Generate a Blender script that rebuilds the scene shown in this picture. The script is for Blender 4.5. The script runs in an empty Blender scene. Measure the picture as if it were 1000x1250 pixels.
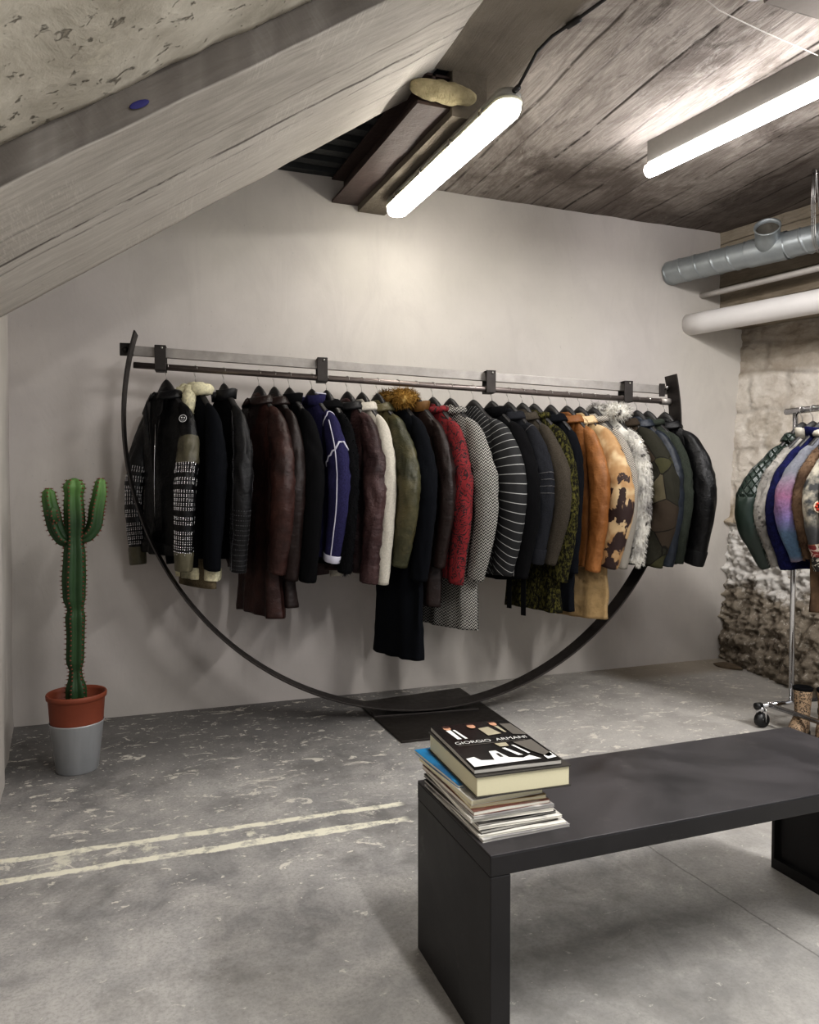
import bpy, math, random
from mathutils import Vector, Matrix, noise, Euler
R = math.radians
PI = math.pi
scene = bpy.context.scene
COL = scene.collection
random.seed(7)

# ------------------------------------------------------------------ helpers
def link(o, parent=None):
    COL.objects.link(o)
    if parent is not None:
        o.parent = parent
    return o

def mesh_obj(name, verts, faces, mat=None, parent=None, smooth=True, mats=None, fm=None):
    me = bpy.data.meshes.new(name)
    me.from_pydata([tuple(v) for v in verts], [], faces)
    if mats:
        for m in mats: me.materials.append(m)
        if fm: me.polygons.foreach_set('material_index', fm)
    elif mat: me.materials.append(mat)
    if smooth:
        me.polygons.foreach_set('use_smooth', [True] * len(me.polygons))
    me.validate(); me.update()
    return link(bpy.data.objects.new(name, me), parent)

def tag(o, label=None, cat=None, group=None, kind=None):
    if label: o['label'] = label
    if cat: o['category'] = cat
    if group: o['group'] = group
    if kind: o['kind'] = kind
    return o

def empty(name, loc=(0, 0, 0), rz=0.0, parent=None):
    o = bpy.data.objects.new(name, None)
    o.empty_display_size = 0.05
    o.location = loc; o.rotation_euler = (0, 0, rz)
    return link(o, parent)

def bevel(o, w, seg=2):
    m = o.modifiers.new('bevel', 'BEVEL'); m.width = w; m.segments = seg; m.limit_method = 'ANGLE'
    m.angle_limit = R(40)
    return o

class MB:
    def __init__(s): s.v = []; s.f = []; s.m = []
    def add(s, v, f, mi=0):
        b = len(s.v); s.v += [Vector(p) for p in v]; s.f += [tuple(i + b for i in q) for q in f]; s.m += [mi] * len(f)
        return s
    def box(s, lo, hi, mat=None, mi=0):
        x0, y0, z0 = lo; x1, y1, z1 = hi
        v = [(x0,y0,z0),(x1,y0,z0),(x1,y1,z0),(x0,y1,z0),(x0,y0,z1),(x1,y0,z1),(x1,y1,z1),(x0,y1,z1)]
        if mat: v = [mat @ Vector(p) for p in v]
        return s.add(v, [(3,2,1,0),(4,5,6,7),(0,1,5,4),(1,2,6,5),(2,3,7,6),(3,0,4,7)], mi)
    def tube(s, pts, rad, n=12, cap=True, mi=0, up=(0, 0, 1), flat=1.0):
        pts = [Vector(p) for p in pts]; N = len(pts)
        if not isinstance(rad, (list, tuple)): rad = [rad] * N
        v = []; prev = None
        for i, p in enumerate(pts):
            a = pts[max(i-1, 0)]; b = pts[min(i+1, N-1)]
            t = (b - a).normalized()
            if prev is None:
                u = Vector(up)
                if abs(t.dot(u)) > .95: u = Vector((1, 0, 0))
                x = t.cross(u).normalized()
            else:
                x = (prev - t * prev.dot(t)).normalized()
            prev = x; y = t.cross(x)
            for k in range(n):
                an = 2*PI*k/n
                v.append(p + (x*math.cos(an) + y*math.sin(an)*flat) * rad[i])
        f = []
        for i in range(N-1):
            for k in range(n):
                k2 = (k+1) % n
                f.append((i*n+k, i*n+k2, (i+1)*n+k2, (i+1)*n+k))
        if cap:
            f.append(tuple(range(n))[::-1]); f.append(tuple((N-1)*n+k for k in range(n)))
        return s.add(v, f, mi)
    def lathe(s, prof, n=32, mi=0, c=(0, 0, 0)):
        v = []
        for r, z in prof:
            for k in range(n):
                a = 2*PI*k/n; v.append((c[0]+r*math.cos(a), c[1]+r*math.sin(a), c[2]+z))
        f = []
        for i in range(len(prof)-1):
            for k in range(n):
                k2 = (k+1) % n
                f.append((i*n+k, i*n+k2, (i+1)*n+k2, (i+1)*n+k))
        return s.add(v, f, mi)
    def ball(s, c, r, n=8, m=6, sc=(1, 1, 1), mi=0):
        c = Vector(c); v = []; f = []
        for i in range(m+1):
            th = PI*i/m
            for k in range(n):
                a = 2*PI*k/n
                v.append((c.x+r*sc[0]*math.sin(th)*math.cos(a), c.y+r*sc[1]*math.sin(th)*math.sin(a), c.z+r*sc[2]*math.cos(th)))
        for i in range(m):
            for k in range(n):
                f.append((i*n+k, (i+1)*n+k, (i+1)*n+(k+1) % n, i*n+(k+1) % n))
        return s.add(v, f, mi)
    def loft(s, rings, cap0=True, cap1=True, mi=0):
        n = len(rings[0]); v = [p for r in rings for p in r]; f = []
        for i in range(len(rings)-1):
            for k in range(n):
                k2 = (k+1) % n
                f.append((i*n+k, i*n+k2, (i+1)*n+k2, (i+1)*n+k))
        if cap0: f.append(tuple(range(n))[::-1])
        if cap1: f.append(tuple((len(rings)-1)*n+k for k in range(n)))
        return s.add(v, f, mi)
    def build(s, name, mat=None, parent=None, smooth=True, mats=None):
        return mesh_obj(name, s.v, s.f, mat, parent, smooth, mats, s.m if mats else None)

def copy_tree(o, parent=None):
    c = o.copy(); COL.objects.link(c); c.parent = parent
    for ch in list(o.children): copy_tree(ch, c)
    return c

# ------------------------------------------------------------------ materials
class NT:
    def __init__(s, name, rough=.6, metal=0.0, spec=.5):
        m = bpy.data.materials.new(name); m.use_nodes = True
        s.m = m; s.t = m.node_tree; s.b = s.t.nodes['Principled BSDF']
        s.b.inputs['Roughness'].default_value = rough
        s.b.inputs['Metallic'].default_value = metal
        s.b.inputs['Specular IOR Level'].default_value = spec
        s.co = s.t.nodes.new('ShaderNodeTexCoord').outputs['Object']
    def set(s, sock, val):
        if hasattr(val, 'is_output') or isinstance(val, bpy.types.NodeSocket): s.t.links.new(val, sock)
        elif isinstance(val, (tuple, list)) and len(val) == 3 and sock.type == 'RGBA': sock.default_value = (*val, 1)
        else: sock.default_value = val
    def math(s, op, a, b=0.0, c=None, clamp=False):
        n = s.t.nodes.new('ShaderNodeMath'); n.operation = op; n.use_clamp = clamp
        s.set(n.inputs[0], a); s.set(n.inputs[1], b)
        if c is not None: s.set(n.inputs[2], c)
        return n.outputs[0]
    def map(s, scale=(1, 1, 1), loc=(0, 0, 0), rot=(0, 0, 0), vec=None):
        n = s.t.nodes.new('ShaderNodeMapping'); s.set(n.inputs[0], vec or s.co)
        n.inputs['Location'].default_value = loc; n.inputs['Rotation'].default_value = rot
        n.inputs['Scale'].default_value = scale
        return n.outputs[0]
    def noise(s, scale=5, detail=4, rough=.55, vec=None, dist=0.0):
        n = s.t.nodes.new('ShaderNodeTexNoise'); s.set(n.inputs['Vector'], vec or s.co)
        n.inputs['Scale'].default_value = scale; n.inputs['Detail'].default_value = detail
        n.inputs['Roughness'].default_value = rough; n.inputs['Distortion'].default_value = dist
        return n.outputs[0]
    def voro(s, scale=5, vec=None, feature='F1', out='Distance', rand=1.0):
        n = s.t.nodes.new('ShaderNodeTexVoronoi'); n.feature = feature
        s.set(n.inputs['Vector'], vec or s.co); n.inputs['Scale'].default_value = scale
        n.inputs['Randomness'].default_value = rand
        return n.outputs[out]
    def wave(s, scale=5, dist=0, direction='X', vec=None, detail=2, ds=1.0):
        n = s.t.nodes.new('ShaderNodeTexWave'); n.bands_direction = direction
        s.set(n.inputs['Vector'], vec or s.co); n.inputs['Scale'].default_value = scale
        n.inputs['Distortion'].default_value = dist; n.inputs['Detail'].default_value = detail
        n.inputs['Detail Scale'].default_value = ds
        return n.outputs[1]
    def ramp(s, fac, stops, interp='LINEAR'):
        n = s.t.nodes.new('ShaderNodeValToRGB'); n.color_ramp.interpolation = interp
        e = n.color_ramp.elements
        while len(e) < len(stops): e.new(.5)
        for i, (p, c) in enumerate(stops):
            e[i].position = p
            e[i].color = (*c, 1) if isinstance(c, tuple) else (c, c, c, 1)
        s.set(n.inputs[0], fac); return n.outputs[0]
    def mix(s, fac, a, b, mode='MIX'):
        n = s.t.nodes.new('ShaderNodeMix'); n.data_type = 'RGBA'; n.blend_type = mode
        s.set(n.inputs[0], fac); s.set(n.inputs[6], a); s.set(n.inputs[7], b)
        return n.outputs[2]
    def sep(s, vec=None):
        n = s.t.nodes.new('ShaderNodeSeparateXYZ'); s.set(n.inputs[0], vec or s.co)
        return n.outputs
    def attr(s, name):
        n = s.t.nodes.new('ShaderNodeAttribute'); n.attribute_name = name
        return n.outputs['Fac']
    def smooth(s, v, a, b):
        n = s.t.nodes.new('ShaderNodeMapRange'); n.interpolation_type = 'SMOOTHSTEP'
        s.set(n.inputs[0], v); n.inputs[1].default_value = a; n.inputs[2].default_value = b
        return n.outputs[0]
    def color(s, c): s.set(s.b.inputs['Base Color'], c); return s
    def rough(s, r): s.set(s.b.inputs['Roughness'], r); return s
    def bump(s, h, strength=.3, dist=.01):
        n = s.t.nodes.new('ShaderNodeBump'); n.inputs['Strength'].default_value = strength
        n.inputs['Distance'].default_value = dist; s.set(n.inputs['Height'], h)
        s.t.links.new(n.outputs[0], s.b.inputs['Normal']); return s

def H(h):
    h = h.lstrip('#'); c = [int(h[i:i+2], 16)/255 for i in (0, 2, 4)]
    return tuple(x/12.92 if x <= .04045 else ((x+.055)/1.055)**2.4 for x in c)
def dk(c, k): return tuple(x*k for x in c)

def leather(name, col, rough=.42, wrinkle=.5, var=.35, patina=None):
    n = NT(name, rough, 0, .32)
    a = n.noise(9, 5, .6)
    c = n.mix(n.ramp(a, [(.35, 0.0), (.7, 1.0)]), dk(col, 1-var), dk(col, 1+var))
    if patina: c = n.mix(n.ramp(n.noise(5, 4, .6), [(.48, 0.0), (.66, 1.0)]), c, patina)
    n.color(c)
    n.rough(n.math('ADD', n.math('MULTIPLY', n.noise(25, 3), .25), rough-.12))
    h = n.math('ADD', n.noise(38, 5, .65, dist=.6), n.math('MULTIPLY', n.noise(6, 3, vec=n.map((1, 1, 3.0))), 1.6))
    n.bump(h, wrinkle, .008)
    return n.m
def wool(name, col, scale=220, var=.3, rough=.95, c2=None):
    n = NT(name, rough, 0, .15)
    a = n.noise(scale, 2, .7)
    n.color(n.mix(n.ramp(a, [(.35, 0.0), (.65, 1.0)]), dk(col, 1-var), c2 or dk(col, 1+var)))
    n.bump(a, .35, .002)
    return n.m
def metal(name, col, rough=.35, m=1.0, var=.3):
    n = NT(name, rough, m)
    a = n.noise(14, 5, .65)
    n.color(n.mix(a, dk(col, 1-var), dk(col, 1+var)))
    n.rough(n.math('ADD', n.math('MULTIPLY', n.noise(30, 4), .3), rough-.15))
    return n.m
def plain(name, col, rough=.5, metal_=0.0, var=.1, scale=20):
    n = NT(name, rough, metal_)
    a = n.noise(scale, 3)
    n.color(n.mix(a, dk(col, 1-var), dk(col, 1+var)))
    return n.m
def emit(name, col, strength, bc=(.9, .9, .88)):
    n = NT(name, .3); n.color(bc)
    e = n.mix(n.noise(3, 1), dk(col, .97), col)
    n.set(n.b.inputs['Emission Color'], e); n.b.inputs['Emission Strength'].default_value = strength
    return n.m

# --- plaster back wall
def m_plaster(name, base=H('c9c3bf')):
    n = NT(name, .85, 0, .2)
    s = n.sep()
    big = n.noise(1.1, 5, .6)
    c = n.mix(n.ramp(big, [(.32, 0.0), (.7, 1.0)]), dk(base, .86), dk(base, 1.06))
    warm = n.noise(.6, 2, .5, n.map((1, 1, 1), (4, 0, 2)))
    c = n.mix(n.math('MULTIPLY', n.ramp(warm, [(.4, 0.0), (.62, 1.0)]), .25), c, H('c8c6b4'))
    # trowel smears
    sm = n.noise(3.5, 6, .7, n.map((1.0, 1.0, .35), rot=(0, .5, 0)), 1.2)
    c = n.mix(n.math('MULTIPLY', n.ramp(sm, [(.5, 0.0), (.72, 1.0)]), .25), c, dk(base, .72))
    # shadow low on the wall, painted into the plaster colour
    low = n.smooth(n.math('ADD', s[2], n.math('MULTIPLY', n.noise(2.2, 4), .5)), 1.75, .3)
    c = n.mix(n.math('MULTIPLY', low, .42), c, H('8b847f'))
    sp = n.ramp(n.noise(60, 3, .5), [(.70, 0.0), (.78, 1.0)])
    c = n.mix(n.math('MULTIPLY', sp, .35), c, dk(base, .55))
    n.color(c)
    h = n.math('ADD', n.noise(5, 6, .6, n.map((1, 1, .5)), .8), n.math('MULTIPLY', n.noise(50, 4, .6), .12))
    n.bump(h, .25, .012)
    return n.m
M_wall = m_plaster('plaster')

# --- floor
def m_floor():
    n = NT('worn_concrete', .62, 0, .35)
    s = n.sep()
    big = n.noise(.9, 6, .62)
    c = n.mix(n.ramp(big, [(.35, 0.0), (.66, 1.0)]), H('6f6e6e'), H('a7a5a2'))
    mid = n.noise(5, 8, .72, dist=.5)
    c = n.mix(n.math('MULTIPLY', n.ramp(mid, [(.4, 0.0), (.72, 1.0)]), .55), c, H('c4c0ba'))
    c = n.mix(n.math('MULTIPLY', n.ramp(n.noise(2.1, 6, .7, n.map((1, 1, 1), (9, 2, 0)), .4), [(.5, 0.0), (.66, 1.0)]), .55), c, H('585654'))
    fine = n.noise(90, 4, .75)
    c = n.mix(n.math('MULTIPLY', n.ramp(fine, [(.35, 1.0), (.55, 0.0)]), .35), c, H('5c5a57'))
    # darker strip along the back wall on the left
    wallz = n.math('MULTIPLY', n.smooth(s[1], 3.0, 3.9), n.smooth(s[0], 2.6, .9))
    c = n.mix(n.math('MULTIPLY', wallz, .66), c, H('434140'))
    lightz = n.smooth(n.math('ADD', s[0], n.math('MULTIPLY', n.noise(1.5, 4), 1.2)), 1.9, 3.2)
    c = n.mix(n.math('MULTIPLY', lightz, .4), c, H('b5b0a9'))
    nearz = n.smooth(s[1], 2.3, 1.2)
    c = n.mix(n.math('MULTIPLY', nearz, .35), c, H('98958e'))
    # paint and plaster splats
    dn = n.smooth(s[1], 1.9, 3.0)
    cream = H('cdc8bd')
    sp1 = n.noise(7.5, 7, .72, n.map((1, 1.7, 1), (3.3, 1, 0), (0, 0, .25)), .7)
    t1 = n.ramp(n.math('ADD', sp1, n.math('MULTIPLY', dn, .05)), [(.640, 0.0), (.665, 1.0)])
    sp2 = n.noise(23, 5, .65, n.map((1, 1.5, 1), (7, 0, 0)), .4)
    t2 = n.ramp(n.math('ADD', sp2, n.math('MULTIPLY', dn, .04)), [(.66, 0.0), (.69, 1.0)])
    sp3 = n.noise(3.1, 9, .82, n.map((1, 1.4, 1), (17, 5, 0), (0, 0, -.3)), .5)
    t3 = n.math('MULTIPLY', n.ramp(sp3, [(.60, 0.0), (.66, 1.0)]), .7)
    t3 = n.math('MULTIPLY', t3, n.smooth(s[1], 2.0, 2.5))
    m = n.math('MAXIMUM', n.math('MAXIMUM', t1, t2), t3)
    m = n.math('MULTIPLY', m, n.math('ADD', .55, n.math('MULTIPLY', n.smooth(s[1], 1.7, 2.4), .45)))
    c = n.mix(n.math('MULTIPLY', m, .8), c, cream)
    # two lines of old glue / tape residue
    wob = n.math('MULTIPLY', n.math('SUBTRACT', n.noise(6, 5, .7), .5), .03)
    def strip(y0, slope, w, xend, seedx):
        yy = n.math('SUBTRACT', n.math('SUBTRACT', s[1], n.math('ADD', y0, n.math('MULTIPLY', s[0], slope))), wob)
        d = n.math('ABSOLUTE', yy)
        wv = n.math('MULTIPLY', n.noise(4.5, 5, .75, n.map((1, .4, 1), (seedx, 0, 0))), w*2.5)
        k = n.math('SUBTRACT', wv, d)
        k = n.smooth(k, -.001, .006)
        k = n.math('MULTIPLY', k, n.smooth(s[0], xend, xend-.05))
        return n.math('MULTIPLY', k, n.ramp(n.noise(20, 5, .7, n.map((1, 1, 1), (seedx, 3, 0))), [(.36, .25), (.5, 1.0)]))
    l = n.math('MAXIMUM', strip(2.775, -.02, .016, 1.0, 1.0), strip(2.632, -.012, .019, .97, 5.0))
    rub = n.math('MULTIPLY', n.smooth(n.math('ABSOLUTE', n.math('SUBTRACT', s[1], 2.7)), .085, .05), n.ramp(n.noise(9, 6, .75), [(.55, 0.0), (.62, .7)]))
    rub = n.math('MULTIPLY', rub, n.smooth(s[0], .7, .5))
    l = n.math('MAXIMUM', l, rub)
    c = n.mix(n.math('MULTIPLY', l, .95), c, H('dad6c4'))
    # joint between floor sheets
    cr = n.math('ABSOLUTE', n.math('SUBTRACT', n.math('ADD', s[0], n.math('MULTIPLY', s[1], .05)), n.math('ADD', 1.78, wob)))
    c = n.mix(n.math('MULTIPLY', n.smooth(cr, .005, .001), .55), c, H('4a4744'))
    # sandy bare screed in the far right corner
    sand = n.math('MULTIPLY', n.smooth(s[1], 3.95, 4.15), n.smooth(s[0], 2.9, 3.15))
    c = n.mix(n.math('MULTIPLY', sand, .75), c, H('857b6c'))
    n.color(c)
    n.rough(n.math('ADD', n.math('MULTIPLY', mid, .35), .42))
    h = n.math('ADD', n.math('ADD', n.math('MULTIPLY', mid, .5), n.math('MULTIPLY', m, .35)), n.math('ADD', n.math('MULTIPLY', l, .4), n.math('MULTIPLY', fine, .15)))
    n.bump(h, .35, .006)
    return n.m
M_floor = m_floor()

# --- board marked concrete; boards run along `axis`
def m_boards(name, base, dark, width=.2, axis='Y', rotz=0.0, stain=True, grain=1.0, shift=0.0, vec=None):
    n = NT(name, .85, 0, .2)
    v = n.map((1, 1, 1), (shift, 0, 0), (0, 0, rotz)) if vec is None else vec(n)
    s = n.sep(v)
    across = s[0] if axis == 'Y' else s[1]
    along = s[1] if axis == 'Y' else s[0]
    u = n.math('DIVIDE', n.math('ADD', across, n.math('MULTIPLY', n.noise(.8, 2, .5), .05)), width)
    fr = n.math('FRACT', u); fl = n.math('FLOOR', u)
    edge = n.math('MINIMUM', fr, n.math('SUBTRACT', 1.0, fr))
    wn = n.t.nodes.new('ShaderNodeTexWhiteNoise'); wn.noise_dimensions = '1D'
    n.set(wn.inputs['W'], fl)
    tone = wn.outputs['Value']
    sc = (9, .55, 9) if axis == 'Y' else (.55, 9, 9)
    g = n.noise(6.0, 8, .72, n.map(sc, vec=v), .55)
    g2 = n.noise(1.3, 6, .68, n.map((1.6, .7, 1.6) if axis == 'Y' else (.7, 1.6, 1.6), vec=v), .6)
    c = n.mix(n.ramp(g, [(.3, 0.0), (.7, 1.0)]), dk(base, .72), dk(base, 1.12))
    c = n.mix(n.math('MULTIPLY', tone, .4), c, dk(base, .62))
    if stain:
        c = n.mix(n.math('MULTIPLY', n.ramp(g2, [(.42, 0.0), (.66, 1.0)]), .75), c, dark)
    blot = n.ramp(n.noise(14, 6, .7, n.map(sc[:1]+(1.5, 3), vec=v) if axis == 'Y' else None), [(.64, 0.0), (.72, 1.0)])
    c = n.mix(n.math('MULTIPLY', blot, .5), c, dk(dark, .7))
    jn = n.math('ADD', edge, n.math('MULTIPLY', n.math('SUBTRACT', n.noise(7, 4, .7), .5), .06))
    j = n.smooth(jn, .045, .012)
    c = n.mix(n.math('MULTIPLY', j, .6), c, dk(dark, .45))
    n.j = j
    h = n.math('ADD', n.math('ADD', n.math('MULTIPLY', g, .5*grain), n.math('MULTIPLY', n.noise(60, 4), .06)),
               n.math('ADD', n.math('MULTIPLY', j, -.6), n.math('MULTIPLY', tone, .35)))
    n.bump(h, .7, .012)
    return n, c, s
def m_ceiling():
    n = NT('board_marked_ceiling', .88, 0, .2); s = n.sep()
    wv = n.math('MULTIPLY', n.math('SUBTRACT', n.noise(.9, 3, .5), .5), .10)
    x = n.math('ADD', s[0], wv)
    g = n.noise(5, 9, .74, n.map((9, .8, 1)), .9)
    m = n.noise(1.5, 8, .70, n.map((1.5, .8, 1)), .9)
    c = n.mix(n.ramp(g, [(.3, 0.0), (.7, 1.0)]), H('8d857e'), H('c9c2bb'))
    c = n.mix(n.math('MULTIPLY', n.ramp(m, [(.44, 0.0), (.62, 1.0)]), .7), c, H('5e554f'))
    c = n.mix(n.math('MULTIPLY', n.ramp(n.noise(3.2, 7, .75, n.map((2.2, .7, 1), (5, 3, 0)), .8), [(.56, 0.0), (.68, 1.0)]), .6), c, H('39322d'))
    c = n.mix(n.math('MULTIPLY', n.ramp(n.noise(4.1, 7, .75, n.map((2.6, .7, 1), (1, 8, 0)), .8), [(.56, 0.0), (.70, 1.0)]), .55), c, H('dbd5cd'))
    dirt = n.math('MULTIPLY', n.smooth(n.math('ADD', s[1], n.math('MULTIPLY', n.noise(2, 6, .7), 1.2)), 4.0, 5.0), n.smooth(s[0], 1.5, 2.6))
    d2 = n.smooth(n.math('ADD', s[0], n.math('MULTIPLY', n.noise(2.5, 6, .7), .9)), 3.5, 4.2)
    c = n.mix(n.math('MULTIPLY', n.math('MAXIMUM', dirt, d2), .62), c, H('4a403a'))
    h = n.math('ADD', n.math('MULTIPLY', g, .7), n.math('MULTIPLY', n.noise(50, 4), .08))
    for i, (x0, st_, wd) in enumerate(((1.66, .5, .006), (1.84, .7, .007), (1.98, .45, .005), (2.24, .85, .008), (2.47, .5, .006), (2.71, .9, .008), (2.93, .45, .005), (3.25, .7, .007), (3.56, .6, .006), (3.82, .7, .006), (4.1, .6, .006))):
        d = n.math('ABSOLUTE', n.math('SUBTRACT', x, x0))
        l = n.math('MULTIPLY', n.smooth(d, wd*1.8, wd*.3), n.math('MULTIPLY', n.smooth(n.noise(3, 6, .75, n.map((2, 1, 1), (i*3.1, 0, 0))), .40, .54), st_))
        c = n.mix(l, c, H('2f2925')); h = n.math('SUBTRACT', h, n.math('MULTIPLY', l, .6))
        stp = n.smooth(x, x0-.004, x0+.004)
        h = n.math('ADD', h, n.math('MULTIPLY', stp, (.35 if i % 2 else -.35)))
    pc = n.mix(n.noise(3.5, 8, .7, None, .4), H('6a645c'), H('a39b8f'))
    c = n.mix(n.smooth(x, 1.70, 1.64), c, pc)
    n.color(c); n.bump(h, .8, .014); return n.m
M_ceil = m_ceiling()


def slopevec(n):
    # texture space in which X runs up the slope
    return n.map((1, 1, 1), (0, 0, 0), (0, R(34.05), 0))
def m_soffit():
    n = NT('board_marked_soffit', .88, 0, .2)
    v = n.map((1, 1, 1), (0, 0, 0), (0, R(34.05), 0)); s = n.sep(v); o = n.sep()
    g = n.noise(6, 8, .72, n.map((.8, 7, 7), vec=v), .4)
    m = n.noise(2.4, 7, .66, n.map((.6, 1.4, 1), vec=v), .5)
    c = n.mix(n.ramp(g, [(.3, 0.0), (.7, 1.0)]), H('a8a39b'), H('cbc6be'))
    c = n.mix(n.math('MULTIPLY', n.ramp(m, [(.45, 0.0), (.7, 1.0)]), .45), c, H('918b83'))
    # short saw marks across the boards
    tk = n.noise(9, 4, .7, n.map((14, 1.2, 1), vec=v)); tz = n.smooth(n.noise(1.6, 3, .6, n.map((1, 1, 1), (4, 1, 0), vec=v)), .47, .56)
    c = n.mix(n.math('MULTIPLY', n.math('MULTIPLY', n.ramp(tk, [(.52, 0.0), (.6, 1.0)]), tz), .35), c, H('dad5cd'))
    h = n.math('ADD', n.math('MULTIPLY', g, .5), n.math('MULTIPLY', tk, .15))
    wob = n.math('MULTIPLY', n.math('SUBTRACT', n.noise(1.2, 5, .6, v), .5), .05)
    for y0, st_, wd in ((2.62, .35, .006), (2.815, .95, .010), (2.90, .6, .007), (3.13, .45, .006)):
        d = n.math('ABSOLUTE', n.math('SUBTRACT', n.math('ADD', s[1], wob), y0))
        l = n.math('MULTIPLY', n.smooth(d, wd*1.6, wd*.3), n.math('MULTIPLY', n.smooth(n.noise(5, 5, .7, n.map((1, 3, 1), (y0*7, 0, 0), vec=v)), .40, .55), st_))
        c = n.mix(l, c, H('4a443e')); h = n.math('SUBTRACT', h, n.math('MULTIPLY', l, .7))
    stp = n.smooth(n.math('ADD', s[1], wob), 2.80, 2.83)
    c = n.mix(n.math('MULTIPLY', stp, .25), c, H('dcd7d0'))
    h = n.math('ADD', h, n.math('MULTIPLY', stp, .5))
    pit = n.ramp(n.noise(30, 6, .7, n.map((.6, 1.4, 1), vec=v)), [(.66, 0.0), (.72, 1.0)])
    c = n.mix(n.math('MULTIPLY', pit, .45), c, H('5c564e'))
    c = n.mix(n.math('MULTIPLY', n.smooth(o[1], 2.262, 2.240), .92), c, n.mix(m, H('46413d'), H('6a645e')))  # unlit side face of the beam: shade painted into its colour
    n.color(c); n.bump(h, .7, .012); return n.m
M_soffit = m_soffit()
def m_rough():
    n = NT('rough_concrete', .9, 0, .15)
    a = n.noise(3, 8, .68, dist=.4)
    c = n.mix(n.ramp(a, [(.3, 0.0), (.7, 1.0)]), H('9b9588'), H('d8d3c6'))
    p = n.noise(18, 7, .7, n.map((1, 1.3, 1)), .5)
    pit = n.ramp(p, [(.60, 0.0), (.66, 1.0)])
    c = n.mix(n.math('MULTIPLY', pit, .5), c, H('5e5647'))
    lt = n.ramp(n.noise(5, 5, .6, n.map((1, 1, 1), (3, 3, 3))), [(.6, 0.0), (.7, 1.0)])
    c = n.mix(n.math('MULTIPLY', lt, .5), c, H('dcd7c6'))
    n.color(c)
    n.bump(n.math('SUBTRACT', n.math('MULTIPLY', a, 1.0), n.math('MULTIPLY', pit, .5)), .9, .02)
    return n.m
M_rough = m_rough()

def m_stone():
    n = NT('rubble_stone', .92, 0, .15)
    s = n.sep()
    cav = n.attr('cav')
    a = n.noise(6, 8, .7, dist=.4)
    c = n.mix(n.ramp(a, [(.3, 0.0), (.7, 1.0)]), H('bdb3a7'), H('e8e2d9'))
    c = n.mix(n.math('MULTIPLY', n.smooth(n.noise(2.6, 5, .65), .5, .68), .5), c, H('9c8f7c'))
    # whitewash band
    zz = n.math('ADD', s[2], n.math('MULTIPLY', n.math('SUBTRACT', n.noise(3.2, 7, .75), .5), .55))
    white = n.math('MULTIPLY', n.smooth(zz, 1.05, .98), n.smooth(zz, .52, .62))
    white = n.math('MULTIPLY', white, n.smooth(n.noise(13, 6, .75), .33, .42))
    low = n.smooth(zz, 1.08, .9)
    c = n.mix(low, c, n.mix(n.noise(11, 6, .7), H('5f564b'), H('a69c8d')))
    c = n.mix(n.math('MULTIPLY', white, .9), c, H('dcd9d4'))
    och = n.math('MULTIPLY', n.smooth(zz, .98, 1.05), n.smooth(zz, 1.22, 1.15))
    c = n.mix(n.math('MULTIPLY', och, .5), c, H('8d7a58'))
    top = n.smooth(s[2], 2.30, 2.36)
    c = n.mix(n.math('MULTIPLY', top, .5), c, H('7d7264'))
    midd = n.math('MULTIPLY', n.smooth(s[2], 2.08, 2.14), n.smooth(s[2], 2.36, 2.3))
    c = n.mix(n.math('MULTIPLY', midd, .6), c, H('8c8070'))
    c = n.mix(n.math('MULTIPLY', cav, .75), c, H('4a4136'))
    spk = n.math('MULTIPLY', n.ramp(n.noise(34, 5, .75), [(.56, 0.0), (.64, 1.0)]), n.smooth(s[2], 1.0, .8))
    c = n.mix(n.math('MULTIPLY', spk, .5), c, H('d5d0c6'))
    n.color(c)
    n.bump(n.math('ADD', a, n.math('MULTIPLY', n.noise(40, 6, .7), .5)), .9, .02)
    return n.m
M_stone = m_stone()

M_steel = metal('blackened_steel', H('3b3735'), .5, .7, .35)
M_rail = metal('raw_steel', H('96918c'), .45, .45, .4)
M_pipe = metal('steel_pipe', H('7a716d'), .35, .7, .35)
M_chrome = metal('chrome', H('d6d6d8'), .15, 1.0, .05)
M_plate = metal('steel_plate', H('34302d'), .5, .6, .35)
M_black = plain('black_plastic', H('1b1a1a'), .45)
M_hanger = plain('black_wood', H('1c1a1a'), .5)
M_wire = metal('wire', H('b9b7b4'), .3, 1.0, .05)

# bench: waxed black steel with cloudy marks
nbn = NT('bench_steel', .42, .25, .5)
nn1 = nbn.noise(3.2, 6, .65, dist=.7)
cbn = nbn.mix(nbn.ramp(nn1, [(.35, 0.0), (.7, 1.0)]), H('171617'), H('272526'))
cbn = nbn.mix(nbn.math('MULTIPLY', nbn.ramp(nbn.noise(9, 7, .75), [(.6, 0.0), (.72, 1.0)]), .3), cbn, H('6d6a69'))
nbn.color(cbn); nbn.rough(nbn.math('ADD', nbn.math('MULTIPLY', nn1, .35), .28))
M_bench = nbn.m
nb3 = NT('bench_top_sheen', .40, .3, .6)
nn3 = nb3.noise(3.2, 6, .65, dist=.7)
cb3 = nb3.mix(nb3.ramp(nn3, [(.35, 0.0), (.7, 1.0)]), H('2a292b'), H('474446'))  # lighter than the legs: wall reflection painted into the top's colour
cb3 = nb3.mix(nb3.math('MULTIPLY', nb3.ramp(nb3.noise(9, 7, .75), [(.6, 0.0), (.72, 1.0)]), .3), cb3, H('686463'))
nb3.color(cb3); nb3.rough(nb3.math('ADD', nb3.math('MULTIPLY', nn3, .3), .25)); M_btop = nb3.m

# ------------------------------------------------------------------ room shell
def st(o, name=None):
    o['kind'] = 'structure'; return o

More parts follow.
